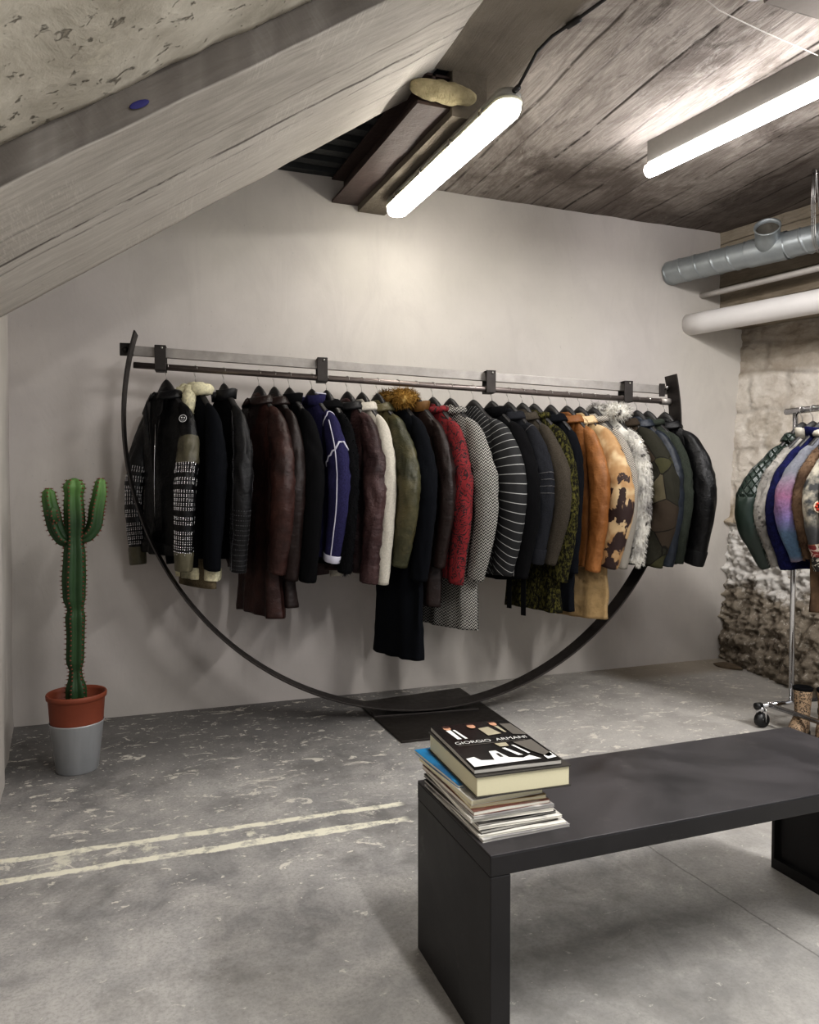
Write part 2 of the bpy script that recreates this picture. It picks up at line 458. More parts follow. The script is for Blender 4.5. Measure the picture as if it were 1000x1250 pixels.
# floor
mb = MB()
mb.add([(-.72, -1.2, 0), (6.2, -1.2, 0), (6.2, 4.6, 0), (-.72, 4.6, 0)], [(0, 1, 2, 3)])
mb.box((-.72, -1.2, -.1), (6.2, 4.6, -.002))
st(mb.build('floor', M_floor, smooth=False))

# back wall as a grid with a gentle plaster wave
def grid(nu, nv, fn):
    v = []; f = []
    for j in range(nv+1):
        for i in range(nu+1):
            v.append(fn(i/nu, j/nv))
    for j in range(nv):
        for i in range(nu):
            a = j*(nu+1)+i
            f.append((a, a+1, a+nu+2, a+nu+1))
    return v, f
WY = 4.365
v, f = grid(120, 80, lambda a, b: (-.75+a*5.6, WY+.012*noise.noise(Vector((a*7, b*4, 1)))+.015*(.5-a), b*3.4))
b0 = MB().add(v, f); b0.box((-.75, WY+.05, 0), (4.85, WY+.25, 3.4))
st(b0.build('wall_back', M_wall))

# left wall
v, f = grid(40, 40, lambda a, b: (-.462-.0+(-.17)*a+.010*noise.noise(Vector((a*9, b*6, 5))), 2.6+a*1.78, b*3.4))
b0 = MB().add(v, f); b0.box((-.95, -1.2, 0), (-.66, 4.5, 3.4)); b0.add([(-.66, -1.2, 0), (-.462, 2.6, 0), (-.462, 2.6, 3.4), (-.66, -1.2, 3.4)], [(0, 1, 2, 3)])
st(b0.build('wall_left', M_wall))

# right wall: uneven rubble masonry
def wall_x(y, z):
    d = WY-y
    bot = 4.07-.25*d; mid = 4.12+.1*d; top = 4.235+.40*d
    if z < .75: t = z/.75; t = t*t*(3-2*t); return bot+(mid-bot)*t
    t = min(1, (z-.75)/1.6); return mid+(top-mid)*t
def cells(y, z):
    # irregular coursed stones; returns (height, cavity)
    n0 = noise.noise(Vector((y*2.2, z*2.2, 3)))*.06
    zz = z + n0
    rows = [0, .12, .27, .40, .56, .74, .93, 1.16, 1.36, 1.58, 1.84, 2.10, 2.33, 2.52, 3]
    r = 0
    while r < len(rows)-2 and zz > rows[r+1]: r += 1
    lo, hi = rows[r], rows[r+1]
    w = .26+.16*((r*37) % 5)/4
    yy = y + ((r*53) % 17)*.05 + .05*noise.noise(Vector((y*3, z*3, 8)))
    cx = yy/w; fr = cx-math.floor(cx)
    dy = min(fr, 1-fr)*w; dz = min(zz-lo, hi-zz)
    d = min(dy, dz) + .018*noise.noise(Vector((y*14, z*14, 2)))
    cav = max(0, min(1, 1-(d-.0)/.022))
    h = min(1, max(0, d)/.045)
    cell = noise.noise(Vector((math.floor(cx)*3.7, r*5.1, 0)))
    return h, cav, cell
NY, NZ = 170, 250
vs = []; cav = []
for j in range(NZ+1):
    z = 2.52*j/NZ
    for i in range(NY+1):
        y = 2.5+(4.46-2.5)*i/NY
        h, cv, cell = cells(y, z)
        k = .22 if z < 1.0 else .30
        fr = noise.fractal(Vector((y*11, z*14, 4)), .75, 2.1, 6)
        rough = (.05*fr+.03*abs(noise.noise(Vector((y*22, z*30, 9)))))*(1.0 if z < 1.05 else .30)
        x = wall_x(y, z) - k*(.035*h+.03*cell) - rough + .02
        vs.append((x, y, z)); cav.append(cv*(.42 if z > 1.0 else .6)*(.55+.9*max(0, noise.noise(Vector((y*6, z*6, 7)))+.3)) + max(0, -fr-.35)*.8*(1 if z < 1.05 else .3))
fs = []
for j in range(NZ):
    for i in range(NY):
        a = j*(NY+1)+i; fs.append((a, a+NY+1, a+NY+2, a+1))
nv = len(vs)
extra = MB(); extra.add(vs, fs)
extra.box((4.9, 2.3, 0), (5.1, 4.6, 2.5))
extra.add([(3.62, 2.5, 0), (3.0+3.2, 1.2, 0), (6.2, 1.2, 2.5), (4.9, 2.5, 2.5)], [(0, 1, 2, 3)])
wr = extra.build('wall_right', M_stone)
at = wr.data.attributes.new('cav', 'FLOAT', 'POINT')
at.data.foreach_set('value', [max(0.0, min(1.0, c)) for c in cav]+[0.0]*(len(wr.data.vertices)-nv))
st(wr)

# board-marked concrete beam along the top of the right wall
nt_, ct_, _ = m_boards('beam_boards', H('a89e8e'), H('6c6152'), .16, 'X', vec=lambda n: n.map((1, 1, 1), (0, 0, 0), (R(90), 0, 0), n.map((1, 1, 1), (0, 0, 0), (0, 0, R(68)))))
nt_.color(ct_); M_beamb = nt_.m
def bx(y): return 4.045+.24*(WY-y)
v, f = grid(80, 40, lambda a, b: (bx(4.44-a*1.9)+.008*noise.noise(Vector((a*22, b*9, 2))), 4.44-a*1.9, 2.46+b*.75))
b0 = MB().add(v, f)
b0.add([(bx(4.44), 4.44, 2.46), (bx(2.54), 2.54, 2.46), (bx(2.54)+.5, 2.54, 2.46), (bx(4.44)+.5, 4.44, 2.46)], [(0, 1, 2, 3)])
st(b0.build('trim_1', M_beamb))

# ceiling slab
CZ = 3.15
def ceil_pt(a, b):
    x = 1.11+a*5.1; y = -1.2+b*5.66
    return (x, y, CZ+.03*noise.noise(Vector((x*.8, y*.5, 2)))*0+.004*noise.noise(Vector((x*6, y*1.5, 2))))
v, f = grid(120, 110, ceil_pt)
# leave the pocket with the steel deck open
f2 = []
for q in f:
    cx = sum(v[i][0] for i in q)/4; cy = sum(v[i][1] for i in q)/4
    if cx < 1.46 and cy > 3.12: continue
    f2.append(q)
b0 = MB().add(v, f2); b0.box((1.5, -1.2, 3.2), (6.2, 4.5, 3.35)); b0.box((1.12, -1.2, 3.2), (1.5, 3.0, 3.35))
st(b0.build('ceiling', M_ceil))
# shallow downstand near the camera, top right
M_down = (lambda n: (n.color(n.mix(n.noise(3, 6, .6), H('77716b'), H('8f8983'))), n.bump(n.noise(12, 5), .3, .01), n.m)[2])(NT('grey_render', .9))
v, f = grid(60, 30, lambda a, b: (2.27+a*4.0, (2.235+.012*noise.noise(Vector((a*90, 3, 1)))-.9*b), 3.12))
b0 = MB().add(v, f); b0.add([(2.27, 2.235, 3.12), (6.27, 2.235, 3.12), (6.27, 2.25, 3.2), (2.27, 2.25, 3.2), (2.27, 1.4, 3.12), (2.27, 1.4, 3.2)], [(0, 1, 2, 3), (0, 3, 5, 4)])
st(b0.build('trim_2', M_down))

# sloping concrete flight: boarded beam and rough slab in front of it
SL = .6756
def slope_surface(prof, x0, x1, nx, amp, jag, seed):
    v = []; f = []
    pts = []
    for i in range(len(prof)-1):
        a, b = prof[i], prof[i+1]; m = max(1, int((Vector((a[0], a[1], 0))-Vector((b[0], b[1], 0))).length/.03))
        for k in range(m): pts.append((a[0]+(b[0]-a[0])*k/m, a[1]+(b[1]-a[1])*k/m))
    pts.append(prof[-1]); n = len(pts)
    for i in range(nx+1):
        x = x0+(x1-x0)*i/nx
        for (y, s) in pts:
            d = amp*noise.fractal(Vector((x*5, y*5, seed)), .9, 2, 4)
            jj = jag*noise.fractal(Vector((x*7, seed, 1)), .8, 2, 4)
            v.append((x, y+jj, s+SL*x+d))
    for i in range(nx):
        for k in range(n-1):
            a = i*n+k; f.append((a, a+1, a+n+1, a+n))
    return v, f
v, f = slope_surface([(2.243, 2.52), (2.243, 2.292), (3.361, 2.292), (3.361, 2.75)], -1.0, 1.5, 110, .004, .006, 3)
st(MB().add(v, f).build('trim_3', M_soffit))
v, f = slope_surface([(-1.2, 2.394), (2.2432, 2.394), (2.2432, 2.43)], -1.0, 1.2, 110, .012, .014, 9)
# keep the slab clear of the boarded beam behind it
v = [(a, min(b, 2.2425) if b > 2.2 else b, c) for a, b, c in v]
v = [Vector(p) for p in v]
st(MB().add(v, f).build('ceiling_slope', M_rough))
tag(MB().ball((.014, 2.236, 2.337), .030, 16, 8, (1, .05, .34)).build('paint_mark', plain('blue_paint', H('23205c'), .7)), 'small dark blue oval paint mark on the grey edge of the sloping concrete beam', 'paint mark')
bpy.data.objects['paint_mark'].matrix_world = Matrix.Translation(Vector((.014, 2.236, 2.337))) @ Matrix.Rotation(-.5, 4, 'Y') @ Matrix.Translation(Vector((-.014, -2.236, -2.337)))

# steel deck pocket
M_deck = (lambda n: (n.color(n.mix(n.noise(6, 6, .7), H('17191a'), H('4a4d4e'))), n.bump(n.noise(18, 6, .7), .6, .01), n.m)[2])(NT('dark_deck', .6, .3))
def deck(a, b):
    x = -.3+a*1.75; y = 3.125+b*1.275
    ph = (y*1.0 % .14)/.14
    z = 3.135+ (.03 if .25 < ph < .75 else 0) + .05*a*0
    return (x, y, z)
v, f = grid(40, 200, deck)
b0 = MB().add(v, f); b0.box((-.4, 3.125, 3.19), (1.5, 4.5, 3.3))
st(b0.build('trim_4', M_deck, smooth=False))
# painted steel I-beam
M_brown = (lambda n: (n.color(n.mix(n.noise(7, 7, .7, n.map((3, .6, 3))), H('2f2624'), H('5b4b46'))), n.bump(n.noise(20, 6, .7), .5, .008), n.m)[2])(NT('dark_brown_steel', .55, .1))
def skew(x, y): return x+.065*(4.40-y)
def prism(x0, x1, y0, y1, z0, z1, ny=20, amp=0.0):
    v = []; f = []
    for i in range(ny+1):
        y = y0+(y1-y0)*i/ny
        for (x, z) in ((x0, z0), (x1, z0), (x1, z1), (x0, z1)):
            w = amp*noise.noise(Vector((y*9, x*30, z*30)))
            v.append((skew(x, y)+w, y, z+w))
    for i in range(ny):
        for k in range(4):
            a = i*4+k; b = i*4+(k+1) % 4; f.append((a, a+4, b+4, b))
    f.append((0, 1, 2, 3)); f.append((ny*4+3, ny*4+2, ny*4+1, ny*4))
    return v, f
b0 = MB()
b0.add(*prism(1.107, 1.268, 3.13, 4.40, 2.985, 3.0)); b0.add(*prism(1.18, 1.195, 3.13, 4.40, 3.0, 3.13)); b0.add(*prism(1.107, 1.268, 3.13, 4.40, 3.12, 3.13))
st(b0.build('trim_5', M_brown, smooth=False))
# concrete haunch beside it
M_haunch = (lambda n: (n.color(n.mix(n.noise(5, 7, .7, n.map((3, .5, 3))), H('5b544a'), H('8d8475'))), n.bump(n.noise(20, 7, .75), .9, .02), n.m)[2])(NT('haunch_concrete', .9))
b0 = MB(); b0.add(*prism(1.268, 1.44, 3.11, 4.40, 2.95, 3.2, 60, .006)); 
st(b0.build('trim_6', M_haunch, smooth=False))
# lump of cream foam at the beam's end
mf = (lambda n: (n.color(n.mix(n.noise(20, 6, .7), H('8e8264'), H('d9cda6'))), n.bump(n.noise(30, 6, .7), 1, .02), n.m)[2])(NT('foam', .95))
b0 = MB(); rings = []
for i in range(25):
    t = i/24; x = 1.15+.29*t; y = 3.14-.05*t; r = .042*(math.sin(PI*min(1, max(0, t*.96+.02)))**.35)
    ring = []
    for k in range(18):
        a = 2*PI*k/18; d = 1+.25*noise.noise(Vector((x*25, math.cos(a)*2, math.sin(a)*2)))
        ring.append((x, y-.03+r*1.0*d*math.cos(a), 3.045-.03*t+r*1.1*d*math.sin(a)))
    rings.append(ring)
b0.loft(rings); tag(b0.build('foam_lump', mf), 'cream lump of expanding foam plugging the end of the dark steel ceiling beam', 'foam')

# stones and screed slab at the foot of the right wall
b0 = MB(); rings = []
for i in range(13):
    t = i/12; c = Vector((3.88+.07*t, 4.20-.2*t, .012)); r = .035*math.sin(PI*(t*.9+.05))
    rings.append([(c.x+r*1.2*math.cos(2*PI*k/12)*(1+.3*noise.noise(Vector((i, k, 1)))), c.y, c.z+r*.8*math.sin(2*PI*k/12)) for k in range(12)])
b0.loft(rings); tag(b0.build('stone_fragment', plain('brown_stone', H('5d5142'), .95, 0, .5, 30)), 'small flat brown stone on the floor at the foot of the back right corner', 'stone')

# ------------------------------------------------------------------ lights and fixtures
M_glow = emit('lit_diffuser', H('fffaf0'), 19)
M_glow2 = emit('lit_tube', H('fffbfb'), 20)
M_housing = plain('grey_plastic_housing', H('8d8b84'), .5)
M_cable = plain('black_cable', H('1c1a19'), .5)

lf = empty('ceiling_lamp', (1.452, 3.45, 2.94), R(-0.0))
lf.rotation_euler = (0, 0, math.atan2(-.075*1, 1.3)*-1)
tag(lf, 'lit sealed fluorescent batten with rounded ends under the ceiling beside the dark steel beam', 'lamp')
def stadium(hx, hy, z, n=10):
    r = hx; pts = []
    for k in range(n+1):
        a = PI*k/n; pts.append((r*math.cos(a), hy-r+r*math.sin(a), z))
    for k in range(n+1):
        a = PI+PI*k/n; pts.append((r*math.cos(a), -hy+r+r*math.sin(a), z))
    return pts
b0 = MB(); b0.loft([stadium(.05, .66, .0), stadium(.058, .668, -.012), stadium(.06, .67, -.04)])
b0.build('housing', M_housing, lf)
b0 = MB(); b0.loft([stadium(.064, .674, -.040), stadium(.064, .674, -.05), stadium(.060, .67, -.052)]); b0.build('gasket_rim', plain('pale_rim', H('cfcdb8'), .4), lf)
b0 = MB(); b0.loft([stadium(.059, .668, -.053), stadium(.058, .666, -.075), stadium(.05, .655, -.095), stadium(.03, .63, -.104)])
b0.build('diffuser', M_glow, lf)
for k, yy in enumerate((-.5, -.2, .15, .48)):
    b0 = MB().box((-.074, yy-.012, -.062), (-.062, yy+.012, -.03)); bevel(b0.build('clip', M_wire, lf, False), .002)
b0 = MB().tube([(-.0, -.66, -.02), (.0, -.70, -.02)], .012, 12); b0.build('cable_gland', M_black, lf)

cb_ = MB().tube([(1.50, 2.775, 2.93), (1.56, 2.72, 3.06), (1.62, 2.70, 3.125), (1.665, 2.6, 3.138), (1.70, 2.45, 3.138), (1.72, 2.25, 3.138), (1.70, 1.9, 3.138)], .007, 8)
cb_.tube([(1.655, 2.64, 3.137), (1.675, 2.58, 3.137)], .013, 8)
tag(cb_.build('power_cable', M_cable), 'black cable running along the ceiling from the lamp with rounded ends', 'cable')

lt2 = empty('ceiling_lamp', (2.80, 2.35, 2.985), -math.atan2(.165, -1.0)+PI)
lt2.rotation_euler = (0, 0, math.atan2(.165, 1.0))
tag(lt2, 'bare lit fluorescent tube lamp on the boarded ceiling nearer the stone wall', 'lamp')
MB().box((-.02, -1.03, .05), (.02, 1.03, .163)).build('housing', plain('shadow_grey_housing', H('77746f'), .6), lt2, False)  # housing greyed to stand for the shadow line above the tube
b0 = MB(); rr = []
for y, r in ((-1.05, .02), (-1.04, .035), (-1.0, .038), (1.0, .038), (1.04, .035), (1.05, .02)):
    rr.append([(r*math.cos(2*PI*k/16), y, .012+r*math.sin(2*PI*k/16)) for k in range(16)])
b0.loft(rr).build('tube', M_glow2, lt2)

def area(name, loc, size, energy, rot=(0, 0, 0), col=(1, .985, .97)):
    l = bpy.data.lights.new(name, 'AREA'); l.shape = 'RECTANGLE'; l.size = size[0]; l.size_y = size[1]
    l.energy = energy; l.color = col
    o = bpy.data.objects.new(name, l); o.location = loc; o.rotation_euler = rot; link(o); return o
area('tube_light', (2.80, 2.35, 2.957), (.06, 1.9), 22, (0, 0, math.atan2(.165, 1.0)))
area('fill_light', (.9, .2, 3.0), (.15, 1.4), 95, (0, 0, 0))  # unseen overhead lamp added as fill
area('fill_light', (2.9, .2, 3.0), (.15, 1.4), 95, (0, 0, 0))  # second added fill lamp, also out of view
w = bpy.data.worlds.new('world'); scene.world = w; w.use_nodes = True
w.node_tree.nodes['Background'].inputs[0].default_value = (.95, .96, 1, 1)
w.node_tree.nodes['Background'].inputs[1].default_value = .5

# small black speaker by the near edge of the ceiling, thin wire
sp = empty('ceiling_fitting', (2.18, 2.17, 3.15))
tag(sp, 'round black ceiling fitting with coiled wire at the top edge of the photo', 'ceiling fitting')
MB().lathe([(0, -.05), (.05, -.05), (.06, -.035), (.06, 0), (0, 0)], 24).build('body', M_black, sp)
b0 = MB()
for k in range(3):
    b0.tube([((.068+.006*k)*math.cos(a*PI/10), (.068+.006*k)*math.sin(a*PI/10), -.02+.01*math.sin(a*.9+k*2)) for a in range(21)], .0025, 6)
b0.build('coiled_wire', M_wire, sp)
tag(MB().tube([(1.95, 2.28, 3.14), (2.15, 2.34, 3.13), (2.4, 2.375, 3.125), (2.67, 2.41, 3.125), (3.2, 2.5, 3.14)], .0022, 6).build('ceiling_wire', plain('pale_wire', H('cfccc6'), .5)), 'thin pale wire strung under the ceiling above the bare tube lamp', 'wire')

# ------------------------------------------------------------------ pipes by the right wall
def line3(p, q, t): return Vector(p)+(Vector(q)-Vector(p))*t
M_galv = (lambda n: (n.color(n.mix(n.noise(9, 6, .6), H('8e9496'), H('b4babc'))), n.bump(n.noise(14, 4), .15, .01), n.m)[2])(NT('galvanised_sheet', .42, .55))
P = Vector((3.595, 4.38, 2.815)); Q = Vector((4.24, 2.7, 2.815)); L = (Q-P).length; d = (Q-P).normalized()
duct = empty('air_duct', (3.93, 3.5, 2.735))
tag(duct, 'galvanised spiral air duct entering the plaster wall above the white pipes', 'duct')
b0 = MB(); off = -Vector(duct.location)
side = d.cross(Vector((0, 0, 1))).normalized(); upv = side.cross(d)
N = 520; n_ = 36; rings = []
for i in range(N+1):
    c = P+d*(L*i/N)+off; ring = []
    for k in range(n_):
        a = 2*PI*k/n_; ph = ((i*L/N)/.115 + k/n_) % 1.0
        r = .083+(.005 if ph < .08 else (-.002 if ph < .12 else 0))
        ring.append(c+(side*math.cos(a)+upv*math.sin(a))*r)
    rings.append(ring)
b0.loft(rings).build('duct_body', M_galv, duct)
# branch with open end
c0 = P+d*.70
tc = Vector((-.62, -.55, .56)).normalized()
mbx = MB(); e1 = tc.cross(Vector((0, 0, 1))).normalized(); e2 = tc.cross(e1)
prof = [(.077, .0), (.075, .10), (.075, .175), (.080, .178), (.080, .184), (.070, .182), (.069, .15)]
mbx.loft([[c0+off+tc*h+(e1*math.cos(2*PI*k/28)+e2*math.sin(2*PI*k/28))*max(r, .001) for k in range(28)] for r, h in prof], True, False)
br_ = mbx.build('branch_collar', M_galv, duct)
MB().loft([[c0+off+tc*h+(e1*math.cos(2*PI*k/28)+e2*math.sin(2*PI*k/28))*rr0 for k in range(28)] for rr0, h in ((.069, .155), (.068, .02), (.001, .02))], False, False).build('branch_inside', plain('shaded_galv', H('6b675f'), .7, 0, .4), br_)  # inside of the open branch: shade painted in as darker metal
saddle = MB().loft([[c0+off+d*s+(side*math.cos(2*PI*k/30)+upv*math.sin(2*PI*k/30))*.089 for k in range(30)] for s in (-.12, .12)], False, False)
saddle.build('saddle', M_galv, duct)
def pipe(name, a, b, r, mat, label):
    a = Vector(a); b = Vector(b); m = (a+b)/2
    pts = [a+(b-a)*t/12-m for t in range(13)]
    o = MB().tube(pts, r, 28).build(name, mat); o.location = m; return tag(o, label, 'pipe')
M_wpipe = plain('white_paint', H('dddad8'), .55, 0, .06, 8)
pipe('water_pipe', (3.77, 4.38, 2.46), (4.40, 2.65, 2.46), .076, M_wpipe, 'thick white painted pipe below the galvanised duct')
pipe('water_pipe', (3.877, 4.38, 2.68), (4.38, 2.6, 2.68), .021, plain('grey_paint', H('b5b0ab'), .6), 'thin pale grey pipe between the galvanised duct and the thick white pipe')
# collar rings where pipes go into the plaster
b0 = MB()
# hanging wire loop
wl = MB()
for k, dx in enumerate((-.012, .0, .013)):
    top = Vector((3.76+dx*.5, 3.31, 3.15)); cc = Vector((3.945, 3.44, 2.815))
    sd = Vector((.93, .36, 0)).normalized()
    pts = [top, top+(cc-sd*.09+Vector((0, 0, .04))-top)*.6+Vector((dx, 0, 0))]
    for a in range(0, 11):
        an = PI-PI*a/10
        pts.append(cc+d*(.01*k)+sd*(.092*math.cos(an))+Vector((0, 0, -.092*math.sin(an)))+Vector((0, 0, 0)))
    pts.append(top+(cc+sd*.05+Vector((0, 0, .1))-top)*.5); pts.append(top+Vector((.01, 0, 0)))
    wl.tube(pts, .003, 6)
tag(wl.build('wire_hanger', M_wire), 'twisted wire loop hanging from the ceiling around the galvanised duct', 'wire')

# ------------------------------------------------------------------ cactus
cx, cy = -.268, 3.61
cac = empty('cactus', (cx, cy, .28)); tag(cac, 'tall green ribbed cactus with two upturned arms growing in the terracotta pot', 'cactus')
ncg = NT('cactus_skin', .55, 0, .4)
szz = ncg.sep()
cc_ = ncg.mix(ncg.noise(8, 4), H('193019'), H('2c4826'))
cc_ = ncg.mix(ncg.smooth(szz[2], .82, 1.02), cc_, ncg.mix(ncg.noise(12, 4), H('3a6030'), H('64854a')))
ncg.color(cc_); ncg.bump(ncg.noise(40, 3), .2, .004); M_cactus = ncg.m
M_spine = plain('spines', H('6b3b2a'), .7)
def ribbed(path, rads, ribs=5, n=40, tw=0.3, name='stem', parent=None):
    pts = [Vector(p) for p in path]; rings = []; sp_ = MB(); x = None
    dense = []; 
    # resample with Catmull-Rom
    M = 9
    for i in range(len(pts)-1):
        p0 = pts[max(i-1, 0)]; p1 = pts[i]; p2 = pts[i+1]; p3 = pts[min(i+2, len(pts)-1)]
        for k in range(M):
            t = k/M
            q = .5*((2*p1)+(p2-p0)*t+(2*p0-5*p1+4*p2-p3)*t*t+(-p0+3*p1-3*p2+p3)*t**3)
            r = rads[i]+(rads[i+1]-rads[i])*(t*t*(3-2*t)); dense.append((q, r))
    dense.append((pts[-1], rads[-1]))
    acc = 0; last = -1
    for i, (q, r) in enumerate(dense):
        a = dense[max(i-1, 0)][0]; b = dense[min(i+1, len(dense)-1)][0]; t = (b-a).normalized()
        if x is None: x = t.cross(Vector((0, 1, 0))).normalized()
        x = (x-t*x.dot(t)).normalized(); y = t.cross(x)
        if i: acc += (q-dense[i-1][0]).length
        ring = []
        for k in range(n):
            an = 2*PI*k/n; c = abs(math.cos(an*ribs/2+tw))
            rr = r*(.62+.40*c**1.5)
            ring.append(q+(x*math.cos(an)+y*math.sin(an))*rr)
        rings.append(ring)
        if acc-last > .016 and r > .01:
            last = acc
            for j in range(ribs):
                an = (PI*j-tw)*2/ribs
                o = q+(x*math.cos(an)+y*math.sin(an))*r*1.01
                out = (x*math.cos(an)+y*math.sin(an))
                sp_.ball(o, .0042, 6, 4)
                for s_ in (-1, 1): sp_.tube([o, o+out*.011+t*.003*s_+x.cross(out)*.0+y*.004*s_], [.0014, .0003], 4, False)
    b = MB().loft(rings); o = b.build(name, M_cactus, parent); sp_.build('spines', M_spine, o); return o
ribbed([(0, 0, -.02), (0, 0, .07), (-.002, 0, .14), (-.002, 0, .165), (-.003, 0, .22), (0, 0, .32), (0, 0, .40), (.001, 0, .44), (-.003, 0, .50), (-.003, 0, .58), (0, 0, .68), (.0, 0, .74), (.0, 0, .77), (.002, 0, .84), (.0, 0, .91), (.0, 0, .95), (.002, 0, .99), (.002, 0, 1.015), (.002, 0, 1.03)],
       [.046, .046, .030, .027, .039, .039, .043, .036, .049, .052, .048, .041, .040, .046, .044, .040, .047, .035, .008], 5, 40, .3, 'stem', cac)
ribbed([(-.02, 0, .745), (-.05, 0, .76), (-.075, 0, .81), (-.088, 0, .87), (-.10, 0, .93), (-.102, 0, .965), (-.102, 0, .985)], [.022, .030, .034, .034, .030, .026, .008], 4, 32, .2, 'arm', cac)
ribbed([(.02, 0, .76), (.055, 0, .775), (.082, 0, .82), (.092, 0, .89), (.105, 0, .96), (.110, 0, 1.01), (.110, 0, 1.03)], [.024, .030, .034, .034, .031, .024, .008], 4, 32, .7, 'arm', cac)
ribbed([(-.07, -.025, .84), (-.082, -.04, .86), (-.084, -.045, .885), (-.084, -.045, .90)], [.012, .018, .017, .006], 4, 24, .7, 'offset_bud', cac)

pot = empty('plant_pot', (cx, cy, .01)); tag(pot, 'terracotta coloured plastic flower pot holding the cactus, set inside a silver bucket', 'pot')
M_terra = plain('terracotta', H('783c27'), .6, 0, .12)
MB().lathe([(.075, .03), (.085, .10), (.112, .22), (.118, .31), (.122, .315), (.126, .318), (.127, .335), (.124, .340), (.119, .338), (.113, .325), (.108, .27), (.0, .268)], 48).build('pot_wall', M_terra, pot)
so_ = MB().lathe([(.0, .276), (.06, .281), (.109, .272)], 32)
for i in range(160):
    a = random.random()*2*PI; r = .1*math.sqrt(random.random()); so_.ball((r*math.cos(a), r*math.sin(a), .278), random.uniform(.003, .007), 5, 4)
so_.build('soil', plain('soil', H('2a201a'), .95, 0, .5, 60), pot)
buck = empty('bucket', (cx, cy, 0)); tag(buck, 'silver galvanised tapered bucket on the floor around the cactus pot', 'bucket')
ngz = NT('brushed_zinc', .4, .45); ngz.color(ngz.mix(ngz.noise(20, 4, .6, ngz.map((1, 1, .1))), H('999b9d'), H('b7b9bb'))); M_zinc = ngz.m
MB().lathe([(.0, .0), (.086, .0), (.089, .004), (.112, .21), (.1145, .214), (.1155, .218), (.1145, .222), (.1115, .219), (.086, .012), (.0, .012)], 56).build('bucket_wall', M_zinc, buck)

# ------------------------------------------------------------------ bench
bench = empty('bench', (1.37, 1.637, 0)); tag(bench, 'long low bench of blackened steel with slab legs in the foreground', 'bench')
def bl(x0, x1, y0, y1, z0, z1): return (x0-1.37, y0-1.637, z0), (x1-1.37, y1-1.637, z1)
bevel(MB().box(*bl(.707, 2.035, 1.415, 1.860, .415, .461)).build('seat', M_bench, bench, False), .003)
bevel(MB().box(*bl(.7075, 2.0345, 1.4155, 1.8595, .4605, .4635)).build('seat_top_sheen', M_btop, bench, False), .0012)  # thin added sheet carrying the painted reflection
bevel(MB().box(*bl(.7075, .757, 1.4155, 1.8595, .0, .415)).build('leg', M_bench, bench, False), .003)
fl_ = MB().box(*bl(1.985, 2.0345, 1.4155, 1.8595, .0, .415)); bevel(fl_.build('leg', M_bench, bench, False), .003)
fr_ = MB(); fr_.box(*bl(1.968, 1.985, 1.848, 1.8595, .0, .415)); fr_.box(*bl(1.968, 1.985, 1.4155, 1.427, .0, .415)); fr_.box(*bl(1.968, 1.985, 1.427, 1.848, .0, .035)); fr_.build('leg_flange', M_bench, bench, False)

# ------------------------------------------------------------------ magazines
def paper(name, c1, c2, sc=600):
    n = NT(name, .7); s = n.sep()
    a = n.noise(1, 2, .5, n.map((3, 3, sc)))
    n.color(n.mix(n.ramp(a, [(.35, 0.0), (.65, 1.0)]), c1, c2)); return n.m
M_pages = [paper('pages_white', H('b9b5a8'), H('e2dfd4')), paper('pages_cream', H('c2bb9f'), H('d9d3b8')), paper('pages_grey', H('8d8a84'), H('c4c1b9'))]
def cover(name, c, c2):
    n = NT(name, .3); n.color(n.mix(n.ramp(n.noise(9, 3, .5), [(.45, 0.0), (.55, 1.0)], 'EASE'), c, c2)); return n.m
COV = [cover('cover_grey', H('8b8988'), H('cfccc6')), cover('cover_black', H('191817'), H('4a4642')), cover('cover_white', H('d9d6cd'), H('a8a59e')),
       cover('cover_rust', H('6d4138'), H('8a7a70')), cover('cover_sand', H('c9b892'), H('8c6f45')), cover('cover_blue', H('14618f'), H('1f7fb2'))]
BX, BY = .712, 1.475     # front-left corner of the pile
mag_z = .4635
